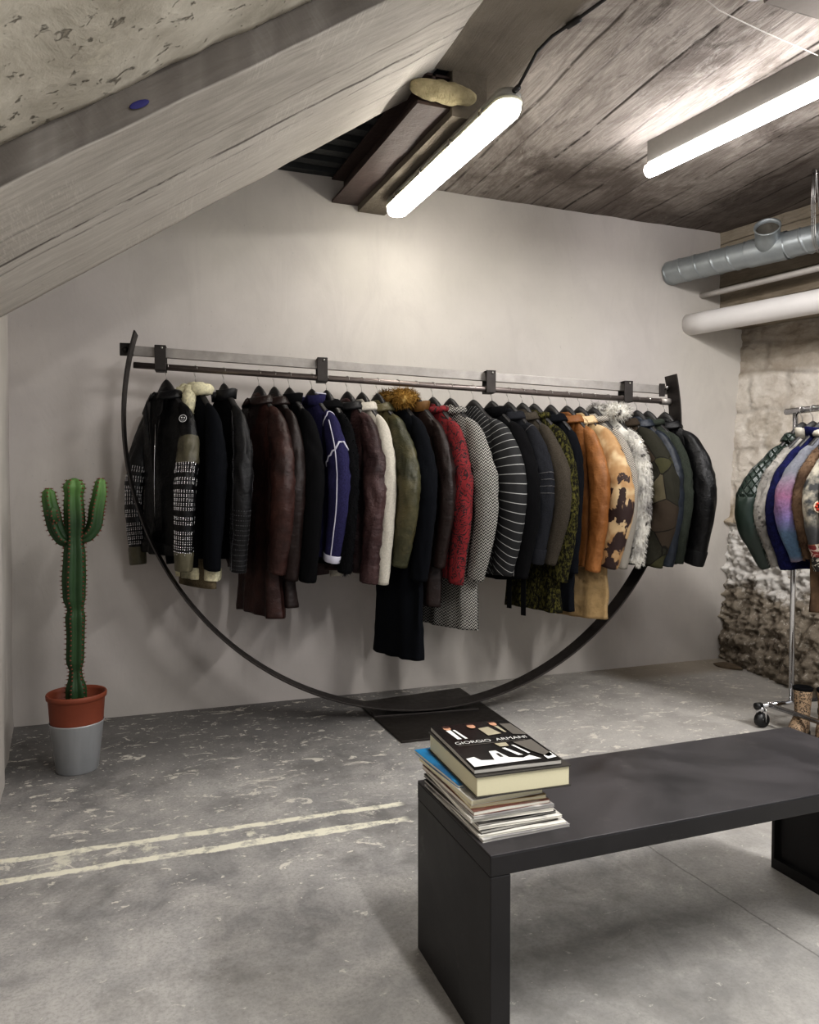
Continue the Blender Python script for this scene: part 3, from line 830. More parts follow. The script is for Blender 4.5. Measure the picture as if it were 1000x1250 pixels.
def magazine(w_, l_, th, ox, oy, rot, pg, cv, bend, label, top=None, name='magazine'):
    global mag_z
    root = empty(name, (BX+ox+w_/2, BY+oy+l_/2, mag_z), rot)
    tag(root, label, 'magazine' if name == 'magazine' else 'book', 'pile of magazines on the black bench' if name == 'magazine' else None)
    def slab(x0, x1, y0, y1, z0, z1, nm, m, nx=10, ny=12, close=True):
        v = []; f = []
        for lay, z in ((0, z0), (1, z1)):
            for j in range(ny+1):
                for i in range(nx+1):
                    a = i/nx; b = j/ny
                    x = x0+(x1-x0)*a; y = y0+(y1-y0)*b
                    zb = bend*(math.sin(PI*b*1.0)*0 + .5*noise.noise(Vector((x*9+mag_z*90, y*7, mag_z*40))))*max(0, min(1, (z-0)/th))
                    v.append((x, y, z+zb))
        n1 = (nx+1)*(ny+1)
        def ix(l, i, j): return l*n1+j*(nx+1)+i
        for j in range(ny):
            for i in range(nx):
                f.append((ix(1, i, j), ix(1, i+1, j), ix(1, i+1, j+1), ix(1, i, j+1)))
                f.append((ix(0, i, j+1), ix(0, i+1, j+1), ix(0, i+1, j), ix(0, i, j)))
        for i in range(nx):
            f.append((ix(0, i, 0), ix(0, i+1, 0), ix(1, i+1, 0), ix(1, i, 0))); f.append((ix(1, i, ny), ix(1, i+1, ny), ix(0, i+1, ny), ix(0, i, ny)))
        for j in range(ny):
            f.append((ix(1, 0, j), ix(1, 0, j+1), ix(0, 0, j+1), ix(0, 0, j))); f.append((ix(0, nx, j), ix(0, nx, j+1), ix(1, nx, j+1), ix(1, nx, j)))
        return MB().add(v, f).build(nm, m, root, False)
    hw, hl = w_/2, l_/2; cth = .0012 if name == 'magazine' else .003; o = .001 if name == 'magazine' else .004
    slab(-hw, hw, -hl, hl, .0002, cth, 'cover', cv)
    slab(-hw+o, hw-o, -hl+o, hl-o, cth, th-cth, 'pages', pg)
    slab(-hw, hw, -hl, hl, th-cth, th, 'cover', cv)
    mag_z += th+.0004
    return root
specs = [
 (.228, .345, .007, .002, .000, R(1), 2, 0, 'grey magazine at the very bottom of the pile on the bench'),
 (.222, .335, .005, .004, .006, R(-1), 0, 2, 'pale magazine second from the bottom of the pile'),
 (.205, .325, .008, .002, .016, R(2), 2, 1, 'dark covered magazine with rolled spine low in the pile'),
 (.215, .320, .006, .006, .014, R(-1), 0, 2, 'white edged magazine above the dark rolled one'),
 (.205, .320, .006, .000, .022, R(1.5), 2, 1, 'thin black covered magazine in the middle of the pile'),
 (.212, .315, .009, -.004, .026, R(-2.5), 0, 2, 'thick white paged magazine in the middle of the pile'),
 (.208, .320, .006, -.002, .024, R(-1), 2, 0, 'grey magazine directly above the thick white paged one'),
 (.200, .310, .010, -.006, .030, R(1), 0, 3, 'rust covered magazine in the middle of the pile'),
 (.195, .305, .009, .000, .040, R(-2), 1, 4, 'sand coloured magazine under the folded cream newspaper'),
 (.190, .310, .012, -.010, .042, R(2), 1, 2, 'folded cream magazine with curled spine below the blue one'),
]
for (w_, l_, th, ox, oy, rt, p, c, lb) in specs:
    magazine(w_, l_, th, ox, oy, rt, M_pages[p], COV[c], .006, lb)
# blue magazine poking out at the back left
magazine(.17, .26, .008, -.012, .115, R(3), M_pages[0], COV[5], .003, 'bright blue magazine sticking out below the thick cream book')
bk = magazine(.243, .330, .050, .008, .020, R(-2.5), plain('book_block', H('c9c3a6'), .7, 0, .04, 300), plain('book_cover', H('33302c'), .4), 0.0, 'thick cream edged hardback book near the top of the pile', name='book')
tb = magazine(.222, .318, .012, .012, .032, R(-3.5), M_pages[2], plain('glossy_black', H('100e0e'), .25), .004, 'glossy black fashion magazine with white lettering and suited figures, topmost of the pile')
# printed cover: figures and title, as thin sheets on the cover
zt = .0135
def poly(pts, z, nm, m):
    return mesh_obj(nm, [(x, y, z) for x, y in pts], [tuple(range(len(pts)))], m, tb, False)
W2, L2 = .111, .159
def P2(u, v_): return (-W2+u*2*W2, L2-v_*2*L2)   # u across from left, v down from far edge
ink = lambda nme, h: plain(nme, H(h), .35)
MI = {'white': ink('ink_white', 'dcdcd8'), 'skin': ink('ink_skin', 'b98d72'), 'tan': ink('ink_tan', '9c9580'), 'grey': ink('ink_grey', '5c5852'), 'hair': ink('ink_hair', '3a221c'), 'black': ink('ink_black', '0c0b0b')}
def pg(name, mat, *uv, z=zt): poly([P2(*p) for p in uv][::-1], z, name, MI[mat])
def oval(name, mat, u, v_, ru, rv, z=zt): poly([P2(u+ru*math.cos(2*PI*k/14), v_+rv*math.sin(2*PI*k/14)) for k in range(14)][::-1], z, name, MI[mat])
cp = 'cover_print'
oval(cp, 'skin', .16, .10, .045, .05); oval(cp, 'hair', .16, .07, .05, .03, zt+.0003)
pg(cp, 'white', (.12, .15), (.18, .15), (.20, .38), (.15, .38)); pg(cp, 'white', (.205, .15), (.235, .15), (.275, .38), (.24, .38))
oval(cp, 'skin', .47, .10, .05, .055); pg(cp, 'hair', (.42, .07), (.52, .07), (.50, .04), (.44, .04), z=zt+.0003)
oval(cp, 'skin', .76, .09, .045, .05); pg(cp, 'hair', (.71, .06), (.81, .06), (.79, .03), (.73, .03), z=zt+.0003)
pg(cp, 'tan', (.52, .17), (.66, .15), (.72, .34), (.54, .36)); pg(cp, 'tan', (.74, .15), (.79, .15), (.80, .32), (.77, .32))
pg(cp, 'grey', (.84, .10), (.97, .12), (.99, .42), (.84, .38)); pg(cp, 'grey', (.72, .56), (.96, .54), (.97, .90), (.90, .93), (.80, .78))
pg(cp, 'tan', (.50, .55), (.64, .55), (.63, .63), (.52, .63))
pg(cp, 'white', (.02, .80), (.12, .78), (.16, .86), (.30, .88), (.34, .70), (.42, .70), (.48, .86), (.62, .90), (.72, .86), (.80, .95), (.02, .97))
pg(cp, 'white', (.52, .66), (.56, .66), (.66, .84), (.60, .84)); pg(cp, 'white', (.66, .62), (.69, .62), (.76, .82), (.73, .82))
pg(cp, 'white', (.86, .90), (.98, .84), (.98, .95), (.86, .97)); pg(cp, 'black', (.385, .76), (.42, .76), (.43, .84), (.39, .84), z=zt+.0003)
fc = bpy.data.curves.new('title_lettering', 'FONT'); fc.body = 'GIORGIO  ARMANI'; fc.size = .0235; fc.align_x = 'CENTER'; fc.align_y = 'CENTER'; fc.offset = -.0002
fo = bpy.data.objects.new('title_lettering', fc); link(fo, tb); fo.location = (.002, L2-.475*2*L2, zt+.0006); fo.scale = (.98, 1.15, 1)
fc.materials.append(MI['white'])
bpy.context.view_layer.update()
fme = bpy.data.meshes.new_from_object(fo.evaluated_get(bpy.context.evaluated_depsgraph_get()))
fo2 = link(bpy.data.objects.new('title_lettering', fme), tb); fo2.location = fo.location; fo2.scale = fo.scale
bpy.data.objects.remove(fo); fo2.name = 'title_lettering'
pg(cp, 'grey', (.08, .525), (.90, .525), (.90, .532), (.08, .532))

# ------------------------------------------------------------------ semicircular clothes rack
TH = -.1097
RK = Matrix.Translation(Vector((1.498, 3.779, 0))) @ Matrix.Rotation(TH, 4, 'Z')
rack = empty('clothes_rack', (1.498, 3.779, 0), TH)
tag(rack, 'long semicircular clothes rack of bent flat steel strip with a straight top rail', 'clothes rack')
# local: X along rail, Y away from camera
RR = 1.5825; zc = 1.6032+.012
b0 = MB(); rings = []
a0 = PI - math.asin((2.055-zc)/RR); a1 = 2*PI + math.asin((1.955-zc)/RR)
for i in range(141):
    a = a0+(a1-a0)*i/140
    ring = []
    for (r, y) in ((RR, 0), (RR, .12), (RR-.009, .12), (RR-.009, 0)):
        ring.append((r*math.cos(a), y, zc+r*math.sin(a)))
    rings.append(ring)
bevel(b0.loft(rings).build('hoop', M_steel, rack, False), .0015, 1)
def railz(x, off=0.0): return 1.9505-.031*x+off - 0.0
b0 = MB()
for x0, x1 in ((-1.59, 1.578),):
    v = []
    for x in (x0, x1):
        for (y, z) in ((.12, -.025), (.145, -.025), (.145, .025), (.12, .025)): v.append((x, y, 1.9245-.0325*x+z))
    b0.add(v, [(0, 3, 2, 1), (4, 5, 6, 7), (0, 1, 5, 4), (1, 2, 6, 5), (2, 3, 7, 6), (3, 0, 4, 7)])
bevel(b0.build('top_rail', M_rail, rack, False), .002)
def pz(x): return 1.848-.0315*x
MB().tube([(-1.533, .10, pz(-1.533)), (0, .10, pz(0)), (1.566, .10, pz(1.566))], .0165, 20).build('hanging_pipe', M_pipe, rack)
MB().tube([(1.50, .10, pz(1.50)), (1.572, .10, pz(1.57))], .021, 20).build('pipe_sleeve', M_rail, rack)
for x in (-1.401, -.569, .395, 1.268):
    z0 = pz(x)-.022; z1 = 1.9245-.0325*x+.03
    b0 = MB(); b0.box((x-.028, .074, z0), (x+.028, .080, z1)); b0.box((x-.028, .074, z0), (x+.028, .15, z0+.006)); b0.box((x-.028, .074, z1-.006), (x+.028, .15, z1)); b0.box((x-.028, .146, z0), (x+.028, .152, z1))
    c = bevel(b0.build('clamp_strap', M_steel, rack, False), .0015)
    MB().tube([(x+.008, .070, z1-.014), (x+.008, .076, z1-.014)], .006, 10).build('bolt', M_wire, c)
# end fixings
b0 = MB().box((-1.60, .105, 1.944), (-1.535, .12, 2.008)); bevel(b0.build('end_plate', M_steel, rack, False), .002)
for dx in (-1.572,):
    MB().tube([(dx, .095, 1.975), (dx, .107, 1.975)], .014, 6).build('bolt', M_steel, rack)
b0 = MB().box((1.50, .108, 1.832), (1.535, .12, 1.91)); bevel(b0.build('end_plate', M_steel, rack, False), .002)
MB().tube([(1.545, .095, 1.885), (1.545, .12, 1.885)], .012, 6).build('bolt', M_wire, rack)
bevel(MB().box((-.30, .005, .012), (.30, .115, .024)).build('foot_bracket', M_steel, rack, False), .002)
pts = [(1.20, 4.15), (1.897, 4.235), (1.86, 3.39), (1.215, 3.42)]
inv = RK.inverted()
v = []
for z in (0.0005, .012):
    for p in pts: v.append(inv @ Vector((p[0], p[1], z)))
bevel(MB().add(v, [(0, 1, 2, 3), (7, 6, 5, 4), (0, 4, 5, 1), (1, 5, 6, 2), (2, 6, 7, 3), (3, 7, 4, 0)]).build('base_plate', M_plate, rack, False), .002)

# ------------------------------------------------------------------ hangers
def make_hanger():
    root = empty('coat_hanger')
    rings = []
    for i in range(41):
        x = -.17+.34*i/40; t = abs(x)/.17
        zc_ = -.095-.135*t**1.3
        hh = .009+.024*max(0, 1-(t/.42)**2)**.6; ht = .018-.002*t
        if i in (0, 40): hh *= .4; ht *= .4
        rings.append([(x, ht*math.cos(2*PI*k/14), zc_+hh*math.sin(2*PI*k/14)) for k in range(14)])
    MB().loft(rings).build('shoulder_bar', M_hanger, root)
    pts = [(0, 0, -.062), (0, 0, -.045), (.004, 0, -.034), (.016, 0, -.022)]
    for k in range(11):
        a = -.75+k*(PI+.9)/10
        pts.append((.0195*math.cos(a), 0, .0195*math.sin(a)))
    MB().tube(pts, .0017, 7).build('hook', M_wire, root)
    return root
HANGER = make_hanger()
first_hanger = [True]
def hang_hanger(loc, rz, label, group):
    if first_hanger[0]: o = HANGER; first_hanger[0] = False
    else: o = copy_tree(HANGER)
    o.location = loc; o.rotation_euler = (0, 0, rz)
    tag(o, label, 'coat hanger', group); return o

# ------------------------------------------------------------------ garments
def sgn(x): return 1 if x >= 0 else -1
def interp(tab, z):
    # tab: list of (z, val...) descending z
    if z >= tab[0][0]: return tab[0][1:]
    for i in range(len(tab)-1):
        a, b = tab[i], tab[i+1]
        if z >= b[0]:
            t = (a[0]-z)/(a[0]-b[0]); t = t*t*(3-2*t)*.5+t*.5
            return tuple(p+(q-p)*t for p, q in zip(a[1:], b[1:]))
    return tab[-1][1:]

def add_hair(parent, src, mat, count, length, name='fur', thick=.0016, droop=.5, jit=.6, seed=0):
    rnd = random.Random(seed); me = src.data; polys = me.polygons; vs_ = me.vertices
    vol = 0
    for p in polys:
        q0 = vs_[p.vertices[0]].co
        for k in range(1, len(p.vertices)-1): vol += q0.dot(vs_[p.vertices[k]].co.cross(vs_[p.vertices[k+1]].co))
    flip = -1 if vol < 0 else 1
    areas = [p.area for p in polys]; tot = sum(areas); cum = []; s_ = 0
    for a in areas: s_ += a; cum.append(s_)
    import bisect
    v = []; f = []
    for i in range(count):
        p = polys[min(bisect.bisect(cum, rnd.random()*tot), len(polys)-1)]
        vi = p.vertices; a, b, c = (vs_[vi[k]].co for k in (0, 1, 2))
        u_, w_ = rnd.random(), rnd.random()
        if u_+w_ > 1: u_, w_ = 1-u_, 1-w_
        if len(vi) > 3 and rnd.random() < .5: b, c = vs_[vi[2]].co, vs_[vi[3]].co
        o = a+(b-a)*u_+(c-a)*w_
        n = p.normal*flip+Vector((rnd.gauss(0, jit), rnd.gauss(0, jit), rnd.gauss(0, jit)-droop)); n.normalize()
        l = length*rnd.uniform(.5, 1.1); sd = n.cross(Vector((rnd.gauss(0, 1), rnd.gauss(0, 1), rnd.gauss(0, 1)))).normalized()*thick
        m_ = o+n*l*.55; e = o+n*l*.85+Vector((0, 0, -droop*l*.5))
        k = len(v); v += [o-sd, o+sd, m_+sd*.7, m_-sd*.7, e]
        f += [(k, k+1, k+2, k+3), (k+3, k+2, k+4)]
    o = MB().add(v, f).build(name, mat, parent, False)
    return o

def garment(name, label, cat, loc, rz, mat, sl_z, body_z, smat=None, sh=.215, thick=.045, sleeve=True, sr=.062, bulge=.05,
            fwd=.03, collar=None, cmat=None, cuff=None, hem=None, hem_h=.05, zipper=None, flare=1.0, wr=1.0, seed=0, group=None, cuffh=.05,
            hood=None, sleeve_far=True, front_open=0.0, shy=0.0, bmats=None, slat=1.0):
    """local frame: X across the shoulders (-X is the shoulder nearer the camera), +Y the front, Z up, origin at the hanger hook.
       sl_z / body_z: z of the cuff and hem below the hook (negative)"""
    root = empty(name, loc, rz); tag(root, label, cat, group)
    rnd = random.Random(seed*13+5); so1 = rnd.uniform(0, 50)
    ztab = [(-.104, .040, .022), (-.120, .058, .026), (-.146, .088, .029), (-.178, .122, .032), (-.212, sh*.74, .035), (-.245, sh*.88, .038), (-.285, sh*.97, thick*.95),
            (-.34, sh*.95, thick*1.08), (-.52, sh*.90, thick), (body_z+.12, sh*.93*flare, thick*1.0), (body_z, sh*.96*flare, thick*1.05)]
    if body_z+.12 > -.52: ztab = ztab[:8]+[(body_z, sh*.93*flare, thick)]
    NR = max(40, int(-body_z*80)); NC = 44; rings = []
    for i in range(NR+1):
        t = i/NR; z = -.104+(body_z+.104)*(t**1.25)
        a, b = interp(ztab, z)
        ring = []
        for k in range(NC):
            an = 2*PI*k/NC; c, s = math.cos(an), math.sin(an)
            x = a*sgn(c)*abs(c)**.75; y = b*sgn(s)*abs(s)**.8
            w = wr*min(1, max(0, (-.16-z)/.1))
            y += w*(.018*noise.noise(Vector((x*11+so1, s*1.0, z*3.5))) + .011*(abs(noise.noise(Vector((x*14, so1, z*9+x*6))))-.25))
            x += w*.010*noise.noise(Vector((so1, c*1.5, z*8)))
            # vertical drape folds toward the hem
            y += .010*math.sin(x*55+so1)*max(0, min(1, (-z-.55)/.5))*sgn(s)*flare
            dz = .012*noise.noise(Vector((x*5, so1, 3)))*t
            if front_open and s > .2 and abs(x) < front_open*min(1, t*1.6): y -= .02
            ring.append((x, y+shy*t, z+dz))
        rings.append(ring)
    bm = MB().loft(rings, True, True)
    body = bm.build('body', mat, root)
    parts = {'root': root, 'body': body, 'sleeves': []}
    if sleeve:
        for sd in (-1, 1):
            if sd > 0 and not sleeve_far: continue
            L_ = -sl_z; zt_ = -.165
            path = [(sh-.13, 0, -.198, .32), (sh-.085, .0, -.218, .50), (sh-.052, .0, -.248, .68), (sh-.026, .003, -.295, .86), (sh+bulge*.30, fwd*.35, -.36, 1.0),
                    (sh+bulge*.8, fwd*.7, -.43, 1.08), (sh+bulge, fwd*.95, -.50, 1.06), (sh+bulge*.92, fwd*1.05, -.58, .98), (sh+bulge*.5, fwd, -.67, .90), (sh+bulge*.02, fwd*.9, -.76, .80)]
            # stretch to requested length
            zs = -.76; k_ = (L_-.295)/(.76-.295)
            pts = [(Vector((p[0], p[1], p[2] if p[2] > -.295 else -.295+(p[2]+.295)*k_)), p[3]) for p in path]
            # dense
            den = []; M = 6
            for i in range(len(pts)-1):
                p0 = pts[max(i-1, 0)]; p1 = pts[i]; p2 = pts[i+1]; p3 = pts[min(i+2, len(pts)-1)]
                for k in range(M):
                    t = k/M
                    q = .5*((2*p1[0])+(p2[0]-p0[0])*t+(2*p0[0]-5*p1[0]+4*p2[0]-p3[0])*t*t+(-p0[0]+3*p1[0]-3*p2[0]+p3[0])*t**3)
                    den.append((q, p1[1]+(p2[1]-p1[1])*t))
            den.append(pts[-1]); NS = 26; rg = []; fold = rnd.uniform(.8, 1.25)
            for i, (q, rr_) in enumerate(den):
                a = den[max(i-1, 0)][0]; b = den[min(i+1, len(den)-1)][0]; tg = (b-a).normalized()
                ex = Vector((1, 0, 0)); ex = (ex-tg*ex.dot(tg)).normalized(); ey = tg.cross(ex)
                tt = i/(len(den)-1); ring = []
                for k in range(NS):
                    an = 2*PI*k/NS; c, s = math.cos(an), math.sin(an)
                    rx = sr*rr_; ry = sr*rr_*(.66+.10*min(1, tt*2))
                    elbow = math.exp(-((tt-.55)/.16)**2)
                    rdg = 1-abs(noise.noise(Vector((c*1.6+so1, s*1.6, q.z*13+c*1.3+s*.8))))*2; d = 1+wr*(.09*noise.noise(Vector((c*1.2+so1, s*1.2+sd*7, q.z*6)))+.17*(.35+.65*elbow+.3*(tt > .85))*fold*(rdg-.6)+.03*noise.noise(Vector((c*3+so1, s*3, q.z*22))))
                    ring.append(Vector((sd*1.0, 1, 1))*0+Vector((sd*(q.x+ex.x*c*rx*d+ey.x*s*ry*d), q.y+ex.y*c*rx*d+ey.y*s*ry*d, q.z+ex.z*c*rx*d+ey.z*s*ry*d)))
                if sd < 0: ring = ring[::-1]
                rg.append(ring)
            sm = MB().loft(rg, True, True)
            so2 = sm.build('sleeve', smat or mat, root); parts['sleeves'].append((so2, rg, sd))
            if cuff:
                r0 = rg[-3 if cuffh < .03 else -5]; r1 = rg[-1]; c0 = sum((Vector(p) for p in r0), Vector())/NS; c1 = sum((Vector(p) for p in r1), Vector())/NS
                cr_ = []
                for t, s_ in ((0, 1.05), (.08, 1.10), (.92, 1.10), (1.0, 1.05), (1.0, .8)):
                    cr_.append([(Vector(p)*(1-t)+Vector(q)*t)+((Vector(p)*(1-t)+Vector(q)*t)-(c0*(1-t)+c1*t))*(s_-1)+Vector((0, 0, -.006*t)) for p, q in zip(r0, r1)])
                MB().loft(cr_, False, True).build('cuff', cuff, root)
    if hem:
        hr = []
        base = rings[-1]
        ci = max(i for i in range(len(rings)) if rings[i][0][2] > body_z+hem_h)
        r0 = rings[ci]
        for t, s_, dz in ((0, 1.0, 0), (0, 1.05, -.003), (.5, 1.07, 0), (.95, 1.06, 0), (1.0, 1.03, -.004)):
            hr.append([(p[0]*(1-t)+q[0]*t)*(1+(s_-1)*.5) and Vector(((p[0]*(1-t)+q[0]*t)*(1+(s_-1)*.5), (p[1]*(1-t)+q[1]*t)*(1+(s_-1)*2.2), p[2]*(1-t)+q[2]*t+dz)) for p, q in zip(r0, base)])
        MB().loft(hr, False, False).build('hem_band', hem, root)
    if collar:
        cm = cmat or mat; cb2 = MB(); rg = []
        if collar in ('shirt', 'stand', 'roll'):
            hgt = {'shirt': .034, 'stand': .050, 'roll': .034}[collar]
            # swept strip around the neck, open at the front (+Y)
            n1 = 30
            for i in range(n1+1):
                an = PI/2+.35+(2*PI-.7)*i/n1
                c, s = math.cos(an), math.sin(an)
                bx_, by_ = .080*c, .044*s
                zb = -.134-.020*(1 if s > 0 else .2)*abs(s)-.016*abs(c)
                out = Vector((c*.6, s, 0)).normalized()
                if collar == 'stand': prof_ = [(0, 0), (.004, hgt*.5), (.006, hgt), (.013, hgt+.003), (.018, hgt), (.014, hgt*.5), (.012, 0)]
                elif collar == 'roll': prof_ = [(-.004, 0), (-.004, hgt*.7), (.006, hgt), (.022, hgt*.85), (.030, hgt*.4), (.026, 0), (.01, -.005)]
                else: prof_ = [(0, 0), (.0, hgt*.6), (.008, hgt*.9), (.018, hgt*.72), (.036, -.005), (.038, -.018), (.028, -.01)]
                rg.append([Vector((bx_, by_, zb))+out*a_+Vector((0, 0, h_+.003*noise.noise(Vector((i*.3, so1, h_*40))))) for a_, h_ in prof_])
            cb2.loft(rg)
            # lapels falling down the front
            if collar == 'shirt':
                for s_ in (-1, 1):
                    cb2.add([(s_*.045, thick*.9, -.125), (s_*.095, thick*.9, -.155), (s_*.10, thick*1.25, -.235), (s_*.035, thick*1.3, -.30), (s_*.012, thick*1.25, -.33), (s_*.02, thick*1.2, -.22)], [(0, 1, 2, 3, 4, 5)])
            cb2.build('collar', cm, root)
        if collar in ('fur', 'shearling'):
            n1 = 36
            for i in range(n1+1):
                t = i/n1; an = PI/2+.25+(2*PI-.5)*t; c, s = math.cos(an), math.sin(an)
                ctr = Vector((.092*c, .050*s, (-.100 if collar == 'shearling' else -.082)-.012*abs(c)))
                r_ = (.030 if collar == 'shearling' else .040)*(1+.25*noise.noise(Vector((i*.5, so1, 1))))
                if i in (0, n1): r_ *= .5
                out = Vector((c, s, 0)).normalized()
                rg.append([ctr+(out*math.cos(2*PI*k/16)+Vector((0, 0, 1))*math.sin(2*PI*k/16))*r_*(1+.22*noise.noise(Vector((k*.9, i*.7, so1)))) for k in range(16)])
            # reaches down the front as revers
            cb2.loft(rg)
            if collar == 'shearling':
                for s_ in (-1, 1):
                    cb2.tube([(s_*.05, .05, -.10), (s_*.055, .062, -.15), (s_*.05, .066, -.20), (s_*.035, .066, -.26), (s_*.02, .06, -.31)], [.030, .034, .034, .028, .012], 14)
            co = cb2.build('collar', cm, root)
            parts['collar'] = co
            add_hair(co, co, cm, 2600 if collar == 'fur' else 1500, .042 if collar == 'fur' else .009, 'hair', .0013 if collar == 'fur' else .002, .15 if collar == 'fur' else .1, .5, seed)
    if zipper:
        zb = MB(); yv = thick*1.18
        pts = [(0.012, yv*.75, -.14), (.012, yv+.004, -.24), (.012, yv+.005, -.45), (.012, yv+.006, body_z+.02)]
        zb.tube(pts, .0035, 6); zb.box((.006, yv+.006, -.30), (.018, yv+.012, -.275))
        zb.build('zipper', zipper, root)
    return parts

# --- fabrics
BL = leather('black_leather', H('0f0f11'), .40, .55)
BL2 = leather('dull_black_leather', H('131315'), .5, .5)
GOLDL = leather('bronze_leather', H('5a5646'), .38, .4, .3)
INK = wool('navy_black_cloth', H('0d0f14'), 160)
BLK = wool('black_cloth', H('0b0b0d'), 160)
CREAM = wool('cream_shearling', H('cfc9ac'), 60, .18)
BRN = leather('brown_leather', H('2e1c19'), .42, .6, .3, H('432b26'))
DBRN = leather('dark_brown_leather', H('211614'), .45, .5)
PURP = wool('purple_cloth', H('2a2848'), 140, .25)
WHT = plain('white_piping', H('b9b8c4'), .7)
CRK = leather('crackled_brown_leather', H('362526'), .45, .9, .4, H('4d3938'))
IVORY = wool('ivory_cloth', H('b6b1a6'), 120, .12)
OLV = leather('olive_leather', H('3b3b2a'), .4, .6, .35, H('575139'))
DOLV = wool('dark_olive_wool', H('353022'), 150)
GREYB = wool('grey_brown_wool', H('3d3831'), 180)
CHAR = wool('charcoal_denim', H('222327'), 260, .35)
TAN = leather('tan_leather', H('8a5c33'), .5, .6, .25, H('724823'))
BEIGE = leather('beige_suede', H('8f7855'), .9, .6, .25, H('9f8866'))
NAVYL = leather('slate_navy_leather', H('22272f'), .42, .4)
GRG = wool('grey_green_wool', H('2f332d'), 170)
STEELM = M_chrome
GOLD = metal('brass_zip', H('a08a55'), .35)

# striped black: fine pale radiating lines
def m_stripe():
    n = NT('radiating_pinstripe', .8); s = n.sep()
    a = n.math('DIVIDE', n.math('ADD', s[2], .52), n.math('ADD', n.math('ABSOLUTE', n.math('ADD', s[0], -.12)), .22))
    st_ = n.math('FRACT', n.math('MULTIPLY', a, 13.0))
    l = n.smooth(n.math('ABSOLUTE', n.math('SUBTRACT', st_, .5)), .055, .02)
    n.color(n.mix(l, H('121214'), H('a6a6a4'))); return n.m
STRIPE = m_stripe()
def m_tweed(name, c1, c2, sc=1.0):
    n = NT(name, .95, 0, .15); s = n.sep()
    zz = n.math('PINGPONG', n.math('MULTIPLY', n.math('ADD', s[0], s[1]), 60*sc), 1.0)
    u = n.math('FRACT', n.math('ADD', n.math('MULTIPLY', s[2], 62*sc), zz))
    k = n.ramp(n.math('ADD', u, n.math('MULTIPLY', n.noise(120, 2), .35)), [(.62, 0.0), (.72, 1.0)])
    n.color(n.mix(k, c1, c2)); n.bump(k, .5, .003); return n.m
TWEED = m_tweed('herringbone_tweed', H('141416'), H('a3a19b'))
TWEEDG = m_tweed('grey_tweed', H('4c4944'), H('b2aca2'), 1.4)
def m_knitgreen():
    n = NT('green_boucle', .95, 0, .15)
    k = n.ramp(n.noise(70, 3, .8, n.map((1, 1, .55))), [(.46, 0.0), (.58, 1.0)])
    n.color(n.mix(k, H('17160f'), H('4f4c27'))); n.bump(k, .8, .006); return n.m
KNIT = m_knitgreen()
def m_red():
    n = NT('red_lace_pattern', .85)
    v = n.map((1, 1, 1))
    e = n.voro(22, n.map((1, 1, 1), (0, 0, 0)), 'DISTANCE_TO_EDGE')
    w1 = n.noise(15, 1, .5, None, 3.2)
    curl = n.smooth(n.math('ABSOLUTE', n.math('SUBTRACT', w1, .5)), .055, .03)
    k = curl
    n.color(n.mix(k, n.mix(n.noise(30), H('5a1016'), H('861a20')), H('1b0d10'))); n.bump(k, -.4, .004); return n.m
RED = m_red()
def m_cow():
    n = NT('spotted_cowhide', .75)
    b = n.noise(7.5, 4, .55, n.map((1.1, 1.1, .9), (11.6, 2, 3.4)), .35)
    c = n.mix(n.noise(40, 4, .6), H('8f6c45'), H('ab8a62'))
    lt = n.smooth(n.noise(5, 3), .5, .62)
    c = n.mix(n.math('MULTIPLY', lt, .5), c, H('d6c4a0'))
    n.color(n.mix(n.ramp(b, [(.585, 0.0), (.60, 1.0)]), c, H('2c1a17'))); n.bump(n.noise(90, 3), .3, .003); return n.m
COW = m_cow()
def m_patch():
    n = NT('suede_patchwork', .9, 0, .2); s = n.sep()
    v = n.voro(5.5, n.map((1, .6, 1), (1.5, 0, .3)), 'F1', 'Color')
    sx = n.sep(v)
    c = n.ramp(sx[0], [(.0, H('2b2a22')), (.3, H('3c3b27')), (.55, H('3a3128')), (.8, H('56503f')), (.93, H('8b8373'))], 'CONSTANT')
    c = n.mix(n.math('MULTIPLY', n.noise(50, 4), .4), c, H('1e1c18'))
    e = n.voro(5.5, n.map((1, .6, 1), (1.5, 0, .3)), 'DISTANCE_TO_EDGE')
    n.color(n.mix(n.smooth(e, .02, .008), c, H('191713'))); n.bump(n.noise(70, 4), .4, .004); return n.m
PATCH = m_patch()
def m_rabbit(name, c1, c2, c3):
    n = NT(name, .95, 0, .1)
    a = n.noise(7, 4, .6)
    c = n.mix(n.ramp(a, [(.36, 0.0), (.6, 1.0)]), c1, c2)
    c = n.mix(n.smooth(n.noise(16, 3), .6, .7), c, c3)
    n.color(c); return n.m
RABBIT = m_rabbit('rabbit_fur', H('7d7a78'), H('d3d0c8'), H('4a4644'))
FURB = m_rabbit('golden_brown_fur', H('3a2a18'), H('8c6c38'), H('c2a468'))
GFUR = m_rabbit('grey_fleece', H('6f6c68'), H('a19d97'), H('504d4a'))
MINK = m_rabbit('brown_fur', H('42342a'), H('6f5b49'), H('32241c'))
BLKFUR = m_rabbit('black_fur', H('0d0d0f'), H('1d1d21'), H('26262c'))

PITCH_ = {}
def place(t, tw, n_off=.10):
    # world position of a hook on the hanging pipe, and rotation
    p = RK @ Vector((t, n_off, pz(t)))
    return p, TH+PI/2+tw
GR = 'black hangers on the long steel rack'
def G(name, label, cat, t, slz, bz, hl, tw=22, **kw):
    loc, rz = place(t, R(tw))
    hang_hanger(loc, rz, hl, GR)
    return garment(name, label, cat, loc, rz, kw.pop('mat'), slz-loc.z, bz-loc.z, seed=int((t+2)*100), **kw)

